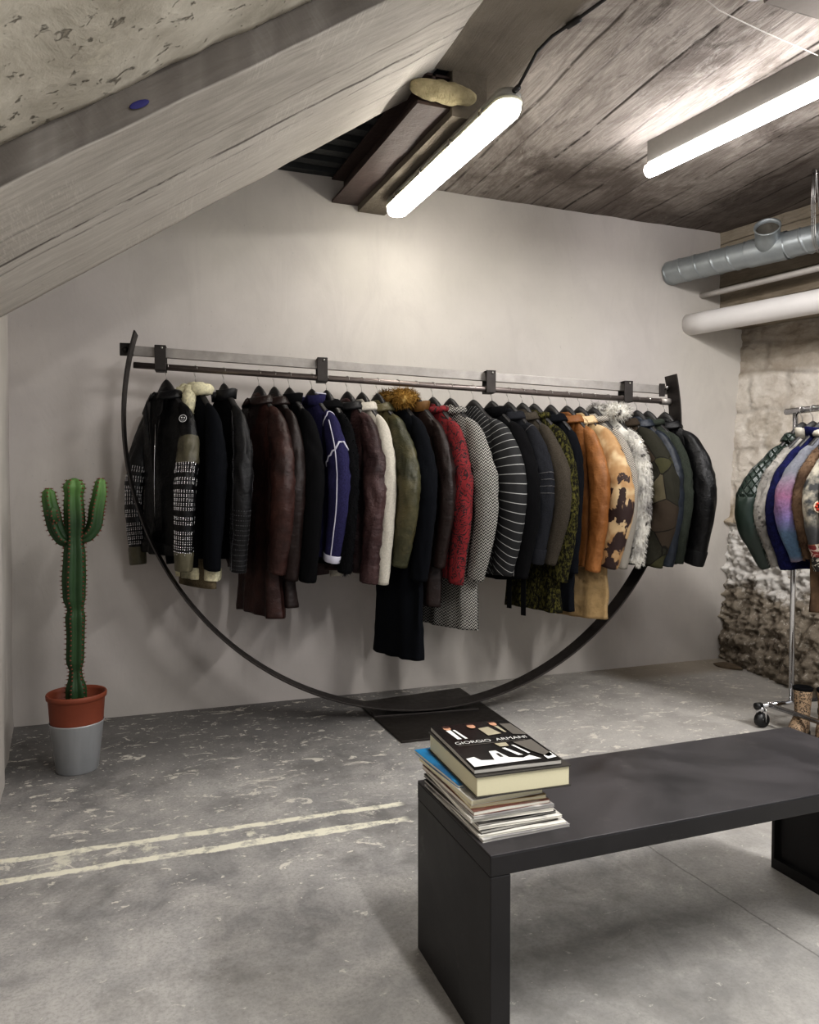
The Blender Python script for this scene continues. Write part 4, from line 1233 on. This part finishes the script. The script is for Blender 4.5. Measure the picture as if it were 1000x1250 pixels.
# 1 studded leather jacket, hanging open and turned to the camera
g = G('leather_jacket', 'black leather jacket with rows of silver studs on bronze sleeves, leftmost on the long rack', 'jacket', -1.374, .865, .93,
      'black hanger inside the silver studded leather jacket', tw=34, mat=BL, collar='shirt', cuff=GOLDL, sh=.225, bulge=.03, fwd=.05, sr=.058, thick=.05, hem=BL2)
M_stud = metal('stud_silver', H('d9d9dc'), .2)
for so2, rg, sd in g['sleeves']:
    n = len(rg); band = MB(); off_ = 0 if sd < 0 else 1
    for i in range(30, n-3):
        ph = (i-30+off_) % 9
        if ph in (3, 6) or i == n-4:
            if band.v: band.build('stud_band', M_stud, so2)
            band = MB(); continue
        cz = sum((Vector(p) for p in rg[i]), Vector())/len(rg[i])
        for k in range(len(rg[i])):
            if (k//3) % 4 == 3: continue
            for sub in (0, .5):
                p = Vector(rg[i][k])*(1-sub)+Vector(rg[(i+1)][k])*sub
                q = Vector(rg[i][(k+1) % len(rg[i])]); out = (p-cz).normalized()
                band.ball(p+out*.002+(q-p)*.25, .0034, 5, 3, (1, 1, 1.35))
    # bronze panel on the upper arm
    rr = []
    for i in range(20, 31):
        cz = sum((Vector(p) for p in rg[i]), Vector())/len(rg[i])
        rr.append([Vector(p)+(Vector(p)-cz).normalized()*.0025 for p in rg[i]])
    if sd < 0: MB().loft(rr[3:], False, False).build('upper_arm_panel', GOLDL, so2)
vv = MB()
vv.add([(-.035, .062, -.15), (.055, .060, -.15), (.05, .068, -.30), (.03, .068, -.50), (.012, .066, -.60), (-.005, .066, -.50), (-.022, .068, -.30)], [(0, 1, 2, 3, 4, 5, 6)])
vv.build('lining', plain('black_lining', H('050505'), .9), g['root'], False)
lp = MB()
for sx in (-1, 1):
    o_ = .012
    lp.add([(o_+sx*.030, .064, -.135), (o_+sx*.085, .060, -.175), (o_+sx*.105, .074, -.235), (o_+sx*.075, .078, -.262), (o_+sx*.080, .078, -.285), (o_+sx*.020, .074, -.46), (o_+sx*.034, .072, -.30)], [(0, 1, 2, 3, 4, 5, 6)])
lp.build('lapel', BL, g['root'], False)
MB().tube([(-.022, .075, -.30), (-.006, .074, -.48), (.006, .070, -.60), (.010, .066, -.82)], .0028, 6).build('zipper', M_chrome, g['root'])
# round emblem patch on the shoulder
near = [x for x in g['sleeves'] if x[2] < 0][0]
def patch_disc(parent, c, nrm, r, mat, name='emblem_patch'):
    nrm = nrm.normalized(); a = nrm.cross(Vector((0, 0, 1))).normalized(); b = a.cross(nrm)
    return MB().loft([[c+(a*math.cos(2*PI*k/24)+b*math.sin(2*PI*k/24))*r+nrm*h for k in range(24)] for h in (0, .003)]).build(name, mat, parent, False), a, b, nrm
cc0 = sum((Vector(p) for p in near[1][18]), Vector())/26
nr = Vector((-.62, .76, .22)).normalized(); pc = cc0+nr*.056
ed, a_, b_, nr = patch_disc(near[0], pc, nr, .020, plain('patch_black', H('0e0e0e'), .5))
rgm = MB().tube([pc+nr*.004+(a_*math.cos(2*PI*k/24)+b_*math.sin(2*PI*k/24))*.018 for k in range(25)], .0016, 6)
for (u_, w_) in ((-.007, .003), (.006, .004)): rgm.ball(pc+nr*.004+a_*u_+b_*w_, .004, 8, 5)
rgm.tube([pc+nr*.005+a_*(-.009+.018*k/8)+b_*(-.007-.003*math.sin(PI*k/8)) for k in range(9)], .0014, 6)
rgm.build('patch_motif', plain('patch_white', H('d8d8d8'), .5), near[0])

# 2 black jacket with cream shearling
g = G('shearling_jacket', 'black jacket with a cream shearling collar and cream fleece hem, second from the left', 'jacket', -1.229, .86, .80,
      'black hanger inside the cream collared shearling jacket', tw=28, mat=INK, collar='shearling', cmat=CREAM, sh=.22, bulge=.045, hem=CREAM, hem_h=.045)
MB().loft([[(a*sgn(math.cos(u))*abs(math.cos(u))**.75, b*math.sin(u), z) for u in [2*PI*k/36 for k in range(36)]] for z, a, b in ((-.98, .19, .04), (-1.085, .195, .042), (-1.13, .195, .042))]).build('khaki_lining', wool('khaki_cloth', H('6d6350'), 120), g['root'])
# 3 black jacket with studded seams
g = G('studded_jacket', 'black high collared jacket with silver beaded seams, beside the cream collared one', 'jacket', -1.086, .85, .90,
      'black hanger inside the beaded seam jacket', tw=24, mat=BLK, smat=BL2, collar='stand', cmat=BL2, sh=.215, bulge=.05)
for so2, rg, sd in g['sleeves']:
    b0 = MB(); n = len(rg)
    for i in range(6, n):
        for kk in (5, 13, 20):
            for sub in (0, .33, .66):
                if i+1 >= n: continue
                p = Vector(rg[i][kk])*(1-sub)+Vector(rg[i+1][kk])*sub
                b0.ball(p, .0022, 5, 3)
    for i in range(n-14, n):
        cz = sum((Vector(p) for p in rg[i]), Vector())/len(rg[i])
        for k in range(26): b0.ball(Vector(rg[i][k]), .0018, 4, 3)
    b0.build('beading', metal('dull_beads', H('9b9ba0'), .3), so2)
# 4 long brown leather coat
G('leather_coat', 'long chestnut brown leather coat with hem below its neighbours, left part of the rack', 'coat', -.905, .84, .60,
  'black hanger inside the long chestnut leather coat', tw=26, mat=BRN, collar='shirt', cmat=DBRN, bulge=.075, sr=.072, thick=.05, flare=1.05, sh=.22)
# 5
G('leather_coat', 'darker brown leather coat right behind the long chestnut one', 'coat', -.825, .80, .645,
  'black hanger inside the darker brown leather coat', tw=24, mat=DBRN, collar='shirt', bulge=.055, flare=.95)
# 6
G('wool_jacket', 'plain black jacket between the dark brown coat and the purple jacket', 'jacket', -.745, .79, .82,
  'black hanger inside the plain black jacket left of the purple one', tw=26, mat=BLK, collar='stand', bulge=.055, sr=.066)
# 7 purple
g = G('track_jacket', 'purple jacket with white piping on sleeve and high collar', 'jacket', -.625, .895, .905,
      'black hanger inside the purple jacket with white piping', tw=28, mat=PURP, collar='stand', cmat=PURP, bulge=.07, sr=.064, cuff=WHT, cuffh=.02)
for so2, rg, sd in g['sleeves']:
    b0 = MB(); n = len(rg)
    b0.tube([Vector(rg[i][3 if sd < 0 else 8])*1.0 for i in range(14, n)], .0035, 6)
    b0.tube([Vector(rg[24+int(6*abs(math.sin(k/26*PI)))][k % 26]) for k in range(27)], .0055, 6)
    b0.tube([Vector(rg[8+int(6*abs(math.sin(k/26*PI)))][k % 26]) for k in range(27)], .004, 6)
    b0.build('piping', WHT, so2)
b0 = MB(); b0.tube([(.098*math.cos(a*PI/15), .060*math.sin(a*PI/15), -.085-.012*abs(math.cos(a*PI/15))) for a in range(-18, 7)], .004, 6); b0.build('collar_piping', WHT, g['root'])
# 8 black fur trimmed
g = G('wool_jacket', 'black shaggy sleeved jacket just right of the purple one', 'jacket', -.545, .83, .86,
      'black hanger inside the shaggy sleeved black jacket', tw=24, mat=BLK, collar='shirt', bulge=.05, sr=.055)
for so2, rg, sd in g['sleeves']: add_hair(so2, so2, BLKFUR, 1800, .02, 'fur', .0012, .4, .5, 8)
# 9 crackled brown
G('leather_jacket', 'crackled purplish brown leather jacket with a long sleeve, left of the olive one', 'jacket', -.431, .78, .81,
  'black hanger inside the crackled brown leather jacket', tw=28, mat=CRK, collar='shirt', cmat=BL2, bulge=.055, sr=.066, cuff=CRK, wr=1.4)
# 10 ivory
G('ivory_jacket', 'ivory jacket barely showing between the crackled brown and olive leather jackets', 'jacket', -.350, .765, .80,
  'black hanger inside the ivory jacket', tw=25, mat=IVORY, collar='shirt', bulge=.045, sr=.055)
# 11 olive leather
G('leather_jacket', 'olive green leather jacket with a worn sheen beside the fur collared coat', 'jacket', -.262, .86, .895,
  'black hanger inside the olive leather jacket', tw=26, mat=OLV, collar='shirt', bulge=.085, sr=.068, wr=1.2)
# 12 black coat with fur collar
g = G('fur_collar_coat', 'very long black coat with a golden brown fur collar, lowest hem on the rack', 'coat', -.150, .78, .33,
      'black hanger inside the fur collared long black coat', tw=26, mat=INK, collar='fur', cmat=FURB, bulge=.06, flare=1.0, sr=.064)
# 13
G('leather_jacket', 'dark brown leather jacket with mustard collar strip, left of the red coat', 'jacket', -.042, .845, .62,
  'black hanger inside the dark jacket with mustard collar', tw=26, mat=DBRN, collar='stand', cmat=leather('mustard_leather', H('5e421f'), .6, .3), bulge=.07, sr=.052)
# 14 red
G('patterned_coat', 'red coat with black swirling pattern', 'coat', .055, .755, .775, 'black hanger inside the red patterned coat', tw=26, mat=RED, collar='roll', cmat=RED, bulge=.055, sr=.060)
# 15 tweed
G('tweed_coat', 'long black and white herringbone tweed coat right of the red coat', 'coat', .159, .775, .485, 'black hanger inside the herringbone tweed coat', tw=28, mat=TWEED, collar='roll', cmat=TWEED, bulge=.085, sr=.070, flare=1.0)
# 16 pinstripe
G('striped_jacket', 'black jacket with fine white lines fanning across it', 'jacket', .296, .80, .79, 'black hanger inside the fanned stripe jacket', tw=34, mat=STRIPE, collar=None, bulge=.07, sr=.080, sh=.22, thick=.05, wr=.6)
# 17 black with white zip
g = G('bomber_jacket', 'black jacket with a pale zip line down the sleeve and two hanging straps', 'jacket', .408, .78, .76, 'black hanger inside the zip sleeved black jacket', tw=30, mat=BLK, collar='stand', bulge=.07, sr=.068)
for so2, rg, sd in g['sleeves']:
    if sd < 0: MB().tube([Vector(rg[i][6]) for i in range(4, len(rg))], .003, 6).build('zipper', M_chrome, so2)
for k, xx in enumerate((-.23, -.13)):
    zt_ = .76-pz(.408)
    MB().box((xx-.016, -.004, zt_-.20+.03*k), (xx+.016, .0, zt_+.05)).build('strap', BLK, g['root'], False)
# 18 charcoal denim
g = G('denim_jacket', 'charcoal denim jacket with quilted elbow seams', 'jacket', .510, .86, .86, 'black hanger inside the charcoal denim jacket', tw=28, mat=CHAR, collar='shirt', bulge=.06, sr=.062, cuff=CHAR)
for so2, rg, sd in g['sleeves']:
    b0 = MB()
    for i in (10, 30, 32, 34, 36): b0.tube([Vector(rg[i][k % 26]) for k in range(27)], .0022, 5)
    b0.build('stitching', wool('grey_thread', H('5b5a5a'), 100), so2)
# 19
G('wool_jacket', 'grey brown wool jacket left of the green flecked coat', 'jacket', .595, .85, .86, 'black hanger inside the grey brown wool jacket', tw=28, mat=GREYB, collar='shirt', bulge=.085, sr=.060)
# 20 green boucle
G('boucle_coat', 'long yellow green and black flecked boucle coat', 'coat', .668, .75, .565, 'black hanger inside the green flecked boucle coat', tw=26, mat=KNIT, collar='roll', cmat=KNIT, bulge=.06, sr=.060)
# 21 black
G('wool_coat', 'narrow black coat between the green flecked coat and the tan jacket', 'coat', .772, .79, .57, 'black hanger inside the narrow black coat', tw=20, mat=INK, collar='shirt', bulge=.02, sr=.050, sh=.2)
# 22 tan
G('leather_jacket', 'tan leather jacket with wrinkled sleeve, left of the spotted cowhide coat', 'jacket', .876, .80, .82, 'black hanger inside the tan leather jacket', tw=24, mat=TAN, collar='shirt', cmat=TAN, bulge=.05, sr=.058, wr=1.2)
# 23 cowhide
G('cowhide_coat', 'long beige suede coat with brown spotted cowhide sleeves', 'coat', .960, .825, .515, 'black hanger inside the spotted cowhide coat', tw=27, mat=BEIGE, smat=COW, collar='shirt', cmat=COW, bulge=.085, sr=.078, flare=1.0, thick=.055)
# 24 grey tweed
G('tweed_jacket', 'pale grey tweed jacket between the cowhide coat and the white fur', 'jacket', 1.048, .815, .83, 'black hanger inside the pale grey tweed jacket', tw=24, mat=TWEEDG, collar='roll', cmat=TWEEDG, bulge=.06, sr=.055)
# 25 rabbit
g = G('fur_jacket', 'shaggy white and grey rabbit fur jacket', 'jacket', 1.146, .84, .84, 'black hanger inside the white rabbit fur jacket', tw=24, mat=RABBIT, collar='fur', cmat=RABBIT, bulge=.035, sr=.058)
for so2, rg, sd in g['sleeves']:
    if sd < 0: add_hair(so2, so2, RABBIT, 5000, .024, 'fur', .0016, .7, .45, 5)
# 26 patchwork
G('suede_jacket', 'olive and brown patchwork suede jacket', 'jacket', 1.235, .825, .815, 'black hanger inside the patchwork suede jacket', tw=30, mat=PATCH, collar='shirt', bulge=.075, sr=.085, thick=.05)
# 27 navy
G('leather_jacket', 'slate navy leather jacket with a side zip, right of the patchwork one', 'jacket', 1.338, .82, .82, 'black hanger inside the slate navy jacket', tw=25, mat=NAVYL, collar='shirt', bulge=.045, sr=.064, zipper=M_chrome)
# 28 grey green
G('wool_jacket', 'grey green wool jacket with ribbed upper sleeve, second from the right end', 'jacket', 1.412, .835, .82, 'black hanger inside the grey green jacket', tw=25, mat=GRG, collar='roll', cmat=GRG, bulge=.04, sr=.058)
# 29 black leather right end
G('leather_jacket', 'black leather biker jacket at the right end of the long rack', 'jacket', 1.528, .83, .85, 'black hanger at the right end of the long rack', tw=22, mat=BL, collar='shirt', cmat=BL, bulge=.065, sr=.068, sh=.225, flare=1.15, cuff=BL2, zipper=STEELM)

# ------------------------------------------------------------------ rolling rail on the right
rr_ = empty('rolling_rack', (3.3, 2.4, 0)); tag(rr_, 'chrome rolling garment rail on castors beside the stone wall', 'clothes rack')
RX = 3.30
def q(p): return (p[0]-3.3, p[1]-2.4, p[2])
MB().tube([q((RX, 3.06, 1.68)), q((RX, 1.75, 1.68))], .017, 20).build('hanging_rail', M_chrome, rr_)
MB().tube([q((RX, 3.0, .115)), q((RX, 3.0, .9)), q((RX, 3.0, 1.67))], .0135, 18).build('upright', M_chrome, rr_)
MB().tube([q((RX, 1.8, .115)), q((RX, 1.8, .9)), q((RX, 1.8, 1.67))], .0135, 18).build('upright', M_chrome, rr_)
MB().tube([q((3.07, 3.0, .115)), q((3.53, 3.0, .115))], .014, 18).build('base_bar', M_chrome, rr_)
MB().tube([q((3.07, 1.8, .115)), q((3.53, 1.8, .115))], .014, 18).build('base_bar', M_chrome, rr_)
MB().tube([q((3.14, 3.0, .115)), q((3.14, 1.8, .115))], .013, 18).build('long_bar', M_chrome, rr_)
for yy in (3.0, 1.8):
    for xx in (3.075, 3.525):
        MB().tube([q((xx-.02, yy, .115)), q((xx+.012, yy, .115))], .019, 16).build('end_cap', M_black, rr_)
        c = MB().tube([q((xx+.02, yy-.016, .04)), q((xx+.02, yy+.016, .04))], .038, 24); c.tube([q((xx+.02, yy-.018, .04)), q((xx+.02, yy+.018, .04))], .012, 12)
        co = c.build('castor', M_black, rr_)
        b0 = MB(); 
        for s_ in (-.021, .021): b0.tube([q((xx+.012, yy+s_, .105)), q((xx+.016, yy+s_, .085)), q((xx+.02, yy+s_, .034))], [.018, .018, .010], 10, flat=.25)
        b0.tube([q((xx+.012, yy, .088)), q((xx+.012, yy, .112))], .022, 12)
        b0.build('castor_fork', M_chrome, co)
GR2 = 'black hangers on the rolling rail'
def G2(name, label, y, slz, bz, hl, tw=0, cat='jacket', **kw):
    loc = Vector((RX, y, 1.68)); rz = PI+R(tw)      # front faces the camera side (-Y)
    hang_hanger(loc, rz, hl, GR2)
    return garment(name, label, cat, loc, rz, kw.pop('mat'), slz-loc.z, bz-loc.z, seed=int(y*100), **kw)
# on this rail local +X points to the left (PI rotation)
nq = NT('quilted_green_leather', .38); sq = nq.sep()
nq.color(nq.mix(nq.noise(12, 4), H('0e1b16'), H('192b22')))
dq1 = nq.math('ABSOLUTE', nq.math('SUBTRACT', nq.math('FRACT', nq.math('MULTIPLY', nq.math('ADD', nq.math('SUBTRACT', sq[0], sq[1]), sq[2]), 19)), .5))
dq2 = nq.math('ABSOLUTE', nq.math('SUBTRACT', nq.math('FRACT', nq.math('MULTIPLY', nq.math('SUBTRACT', nq.math('SUBTRACT', sq[0], sq[1]), sq[2]), 19)), .5))
hq = nq.math('MINIMUM', nq.smooth(dq1, .0, .16), nq.smooth(dq2, .0, .16))
up = nq.smooth(sq[2], -.46, -.44)
nq.bump(nq.math('ADD', nq.math('MULTIPLY', hq, up), nq.math('MULTIPLY', nq.noise(30, 4), .1)), .9, .012)
GREENQ = nq.m
NAVYV = wool('navy_velvet', H('14163a'), 60, .4)
def m_mohair():
    n = NT('striped_mohair', .95); s = n.sep()
    z = n.math('ADD', s[2], n.math('MULTIPLY', n.noise(6, 3), .09))
    c = n.ramp(n.math('MULTIPLY', z, -1.0), [(.28, H('7d7f86')), (.42, H('8d5a78')), (.52, H('7b6fa0')), (.58, H('56708a')), (.70, H('4f6d86')), (.76, H('a5838a')), (.82, H('5c5560')), (.85, H('a88c88'))])
    n.color(n.mix(n.math('MULTIPLY', n.noise(90, 3), .75), c, H('35353f'))); n.bump(n.noise(90, 3), .6, .006); return n.m
MOHAIR = m_mohair()
def m_patchden():
    n = NT('patchwork_denim', .9); s = n.sep()
    c = n.mix(n.ramp(n.noise(14, 4), [(.42, 0.0), (.58, 1.0)]), H('3a3b3c'), H('a39d8e'))
    up = n.smooth(s[2], -.62, -.55)
    c2 = n.mix(n.noise(60), H('2d2e30'), H('4c4c4c'))
    c = n.mix(up, c2, c)
    n.color(c); return n.m
PDEN = m_patchden()
kw = dict(sh=.205, thick=.03)
g = G2('leather_jacket', 'dark green leather jacket with diamond quilted upper sleeve, leftmost on the rolling rail', 2.955, .875, .93, 'black hanger inside the dark green quilted jacket', tw=-8, mat=GREENQ, collar='shirt', bulge=.125, sr=.076, fwd=.03, **kw)
g = G2('fleece_jacket', 'grey fleece jacket behind the navy velvet one on the rolling rail', 2.89, .885, .92, 'black hanger inside the grey fleece jacket', tw=-8, mat=GFUR, collar='stand', cmat=IVORY, bulge=.09, sr=.062, **kw)
for so2, r3, sd in g['sleeves']:
    if sd > 0: add_hair(so2, so2, GFUR, 2500, .014, 'fur', .0014, .6, .5, 11)
G2('velvet_jacket', 'navy blue velvet jacket on the rolling rail', 2.83, .87, .85, 'black hanger inside the navy velvet jacket', tw=-8, mat=NAVYV, collar='stand', cmat=NAVYV, bulge=.075, sr=.062, **kw)
G2('mohair_cardigan', 'pink, blue and mauve striped mohair cardigan on the rolling rail', 2.765, .92, .93, 'black hanger inside the striped mohair cardigan', tw=-8, cat='cardigan', mat=MOHAIR, collar='roll', cmat=IVORY, bulge=.085, sr=.062, **kw)
g = G2('fur_coat', 'light brown fur coat hanging below its neighbours on the rolling rail', 2.70, .93, .66, 'black hanger inside the light brown fur coat', tw=-8, cat='coat', mat=MINK, collar='roll', cmat=MINK, bulge=.05, sr=.052, **kw)
for so2, r3, sd in g['sleeves']:
    if sd > 0: add_hair(so2, so2, MINK, 2500, .012, 'fur', .0014, .6, .5, 12)
g = G2('patchwork_jacket', 'grey patchwork denim jacket with a round red flower badge and red border', 2.63, .88, .88, 'black hanger inside the patchwork denim jacket', tw=-8, mat=PDEN, collar='shirt', bulge=.055, sr=.058, **kw)
for so2, r3, sd in g['sleeves']:
    if sd > 0:
        n = len(r3); rr3 = []
        for i in range(n-9, n):
            cz = sum((Vector(p) for p in r3[i]), Vector())/26
            rr3.append([cz+(Vector(p)-cz)*1.06 for p in r3[i]])
        nb2 = NT('red_border', .85); s3 = nb2.sep()
        zf = nb2.math('MULTIPLY', s3[2], -1.0)
        cA = nb2.ramp(nb2.math('MULTIPLY', nb2.math('SUBTRACT', zf, .66), 7.0), [(.0, H('a88452')), (.12, H('b08a5a')), (.2, H('5e1d1c')), (.55, H('6d2420')), (.6, H('23211f'))])
        wv = nb2.smooth(nb2.math('ABSOLUTE', nb2.math('SUBTRACT', nb2.noise(20, 2, .5, None, 1.5), .5)), .04, .02)
        nb2.color(nb2.mix(nb2.math('MULTIPLY', wv, .8), cA, H('c9c2b4')))
        MB().loft(rr3, False, False).build('border_band', nb2.m, so2)
        i = n-20; cz = sum((Vector(p) for p in r3[i]), Vector())/26
        nr = Vector((.35, .93, .05)).normalized()
        pc = cz+nr*.052
        dsk, a_, b_, nr = patch_disc(so2, pc, nr, .030, wool('badge_cream', H('c9b7a2'), 90), 'flower_badge')
        fl2 = MB()
        for k in range(8):
            an = 2*PI*k/8; fl2.ball(pc+nr*.005+(a_*math.cos(an)+b_*math.sin(an))*.018, .0075, 8, 5, (1, 1, 1))
        fl2.build('badge_petals', wool('badge_red', H('a23a2a'), 90), dsk)
        MB().ball(pc+nr*.005, .008, 8, 5).build('badge_centre', wool('badge_red2', H('b8604a'), 90), dsk)
G2('beaded_jacket', 'black jacket with green beading at the shoulder on the rolling rail', 2.565, .90, .74, 'black hanger inside the black beaded jacket', tw=-8, mat=BLK, smat=(lambda n: (n.color(n.mix(n.math('MULTIPLY', n.smooth(n.noise(120, 1), .68, .72), n.smooth(n.sep()[2], -.5, -.3)), H('0f1013'), H('4f9a6a'))), n.m)[1])(NT('beaded_black', .5)), collar='stand', bulge=.035, sr=.055, **kw)

# leopard boots under the rolling rail
def m_leo():
    n = NT('leopard_print', .8)
    a = n.voro(120, None, 'F1', 'Distance'); b = n.noise(60, 2)
    rg_ = n.math('MULTIPLY', n.smooth(a, .22, .30), n.smooth(a, .56, .48))
    rg_ = n.math('MULTIPLY', rg_, n.smooth(b, .42, .48))
    n.color(n.mix(rg_, n.mix(n.noise(20), H('7c6650'), H('a08a70')), H('1c1512'))); return n.m
LEO = m_leo()
for k, (bx_, by_, rz_, lb) in enumerate(((3.19, 2.84, R(205), 'leopard print boot, the one further left under the rolling rail'), (3.27, 2.76, R(215), 'leopard print boot, the one nearer the black bench under the rolling rail'))):
    bt = empty('boot', (bx_, by_, 0), rz_); tag(bt, lb, 'boot', 'leopard print boots')
    rings = []
    for (z, cx_, rx_, ry_) in ((.0, .035, .115, .040), (.02, .035, .118, .042), (.045, .025, .105, .041), (.065, .0, .075, .038), (.09, -.02, .052, .036), (.13, -.025, .046, .038), (.18, -.027, .048, .042), (.215, -.028, .050, .045)):
        rings.append([(cx_+rx_*math.cos(2*PI*j/28), ry_*math.sin(2*PI*j/28), z+.012) for j in range(28)])
    MB().loft(rings).build('upper', LEO, bt)
    MB().loft([[(.035+.122*math.cos(2*PI*j/28), .045*math.sin(2*PI*j/28), z) for j in range(28)] for z in (0, .012)]).build('sole', M_black, bt, False)
    MB().lathe([(.040, .222), (.047, .226), (.049, .240), (.044, .243), (.038, .230), (.0, .226)], 24, c=(-.028, 0, 0)).build('top_lining', BLK, bt)

# ------------------------------------------------------------------ camera
cam = bpy.data.cameras.new('camera'); co = bpy.data.objects.new('camera', cam); link(co)
yaw = math.atan(331.4/901); pitch = -math.atan(25/901)
co.location = (0, 0, 1.25)
co.rotation_euler = (PI/2+pitch, 0, -yaw)
cam.sensor_fit = 'HORIZONTAL'; cam.sensor_width = 36; cam.lens = 36*.901; cam.clip_start = .02
scene.camera = co
scene.view_settings.view_transform = 'Standard'
try:
    scene.view_settings.look = 'Medium High Contrast'
except Exception:
    scene.view_settings.look = 'None'
scene.view_settings.exposure = 0.27
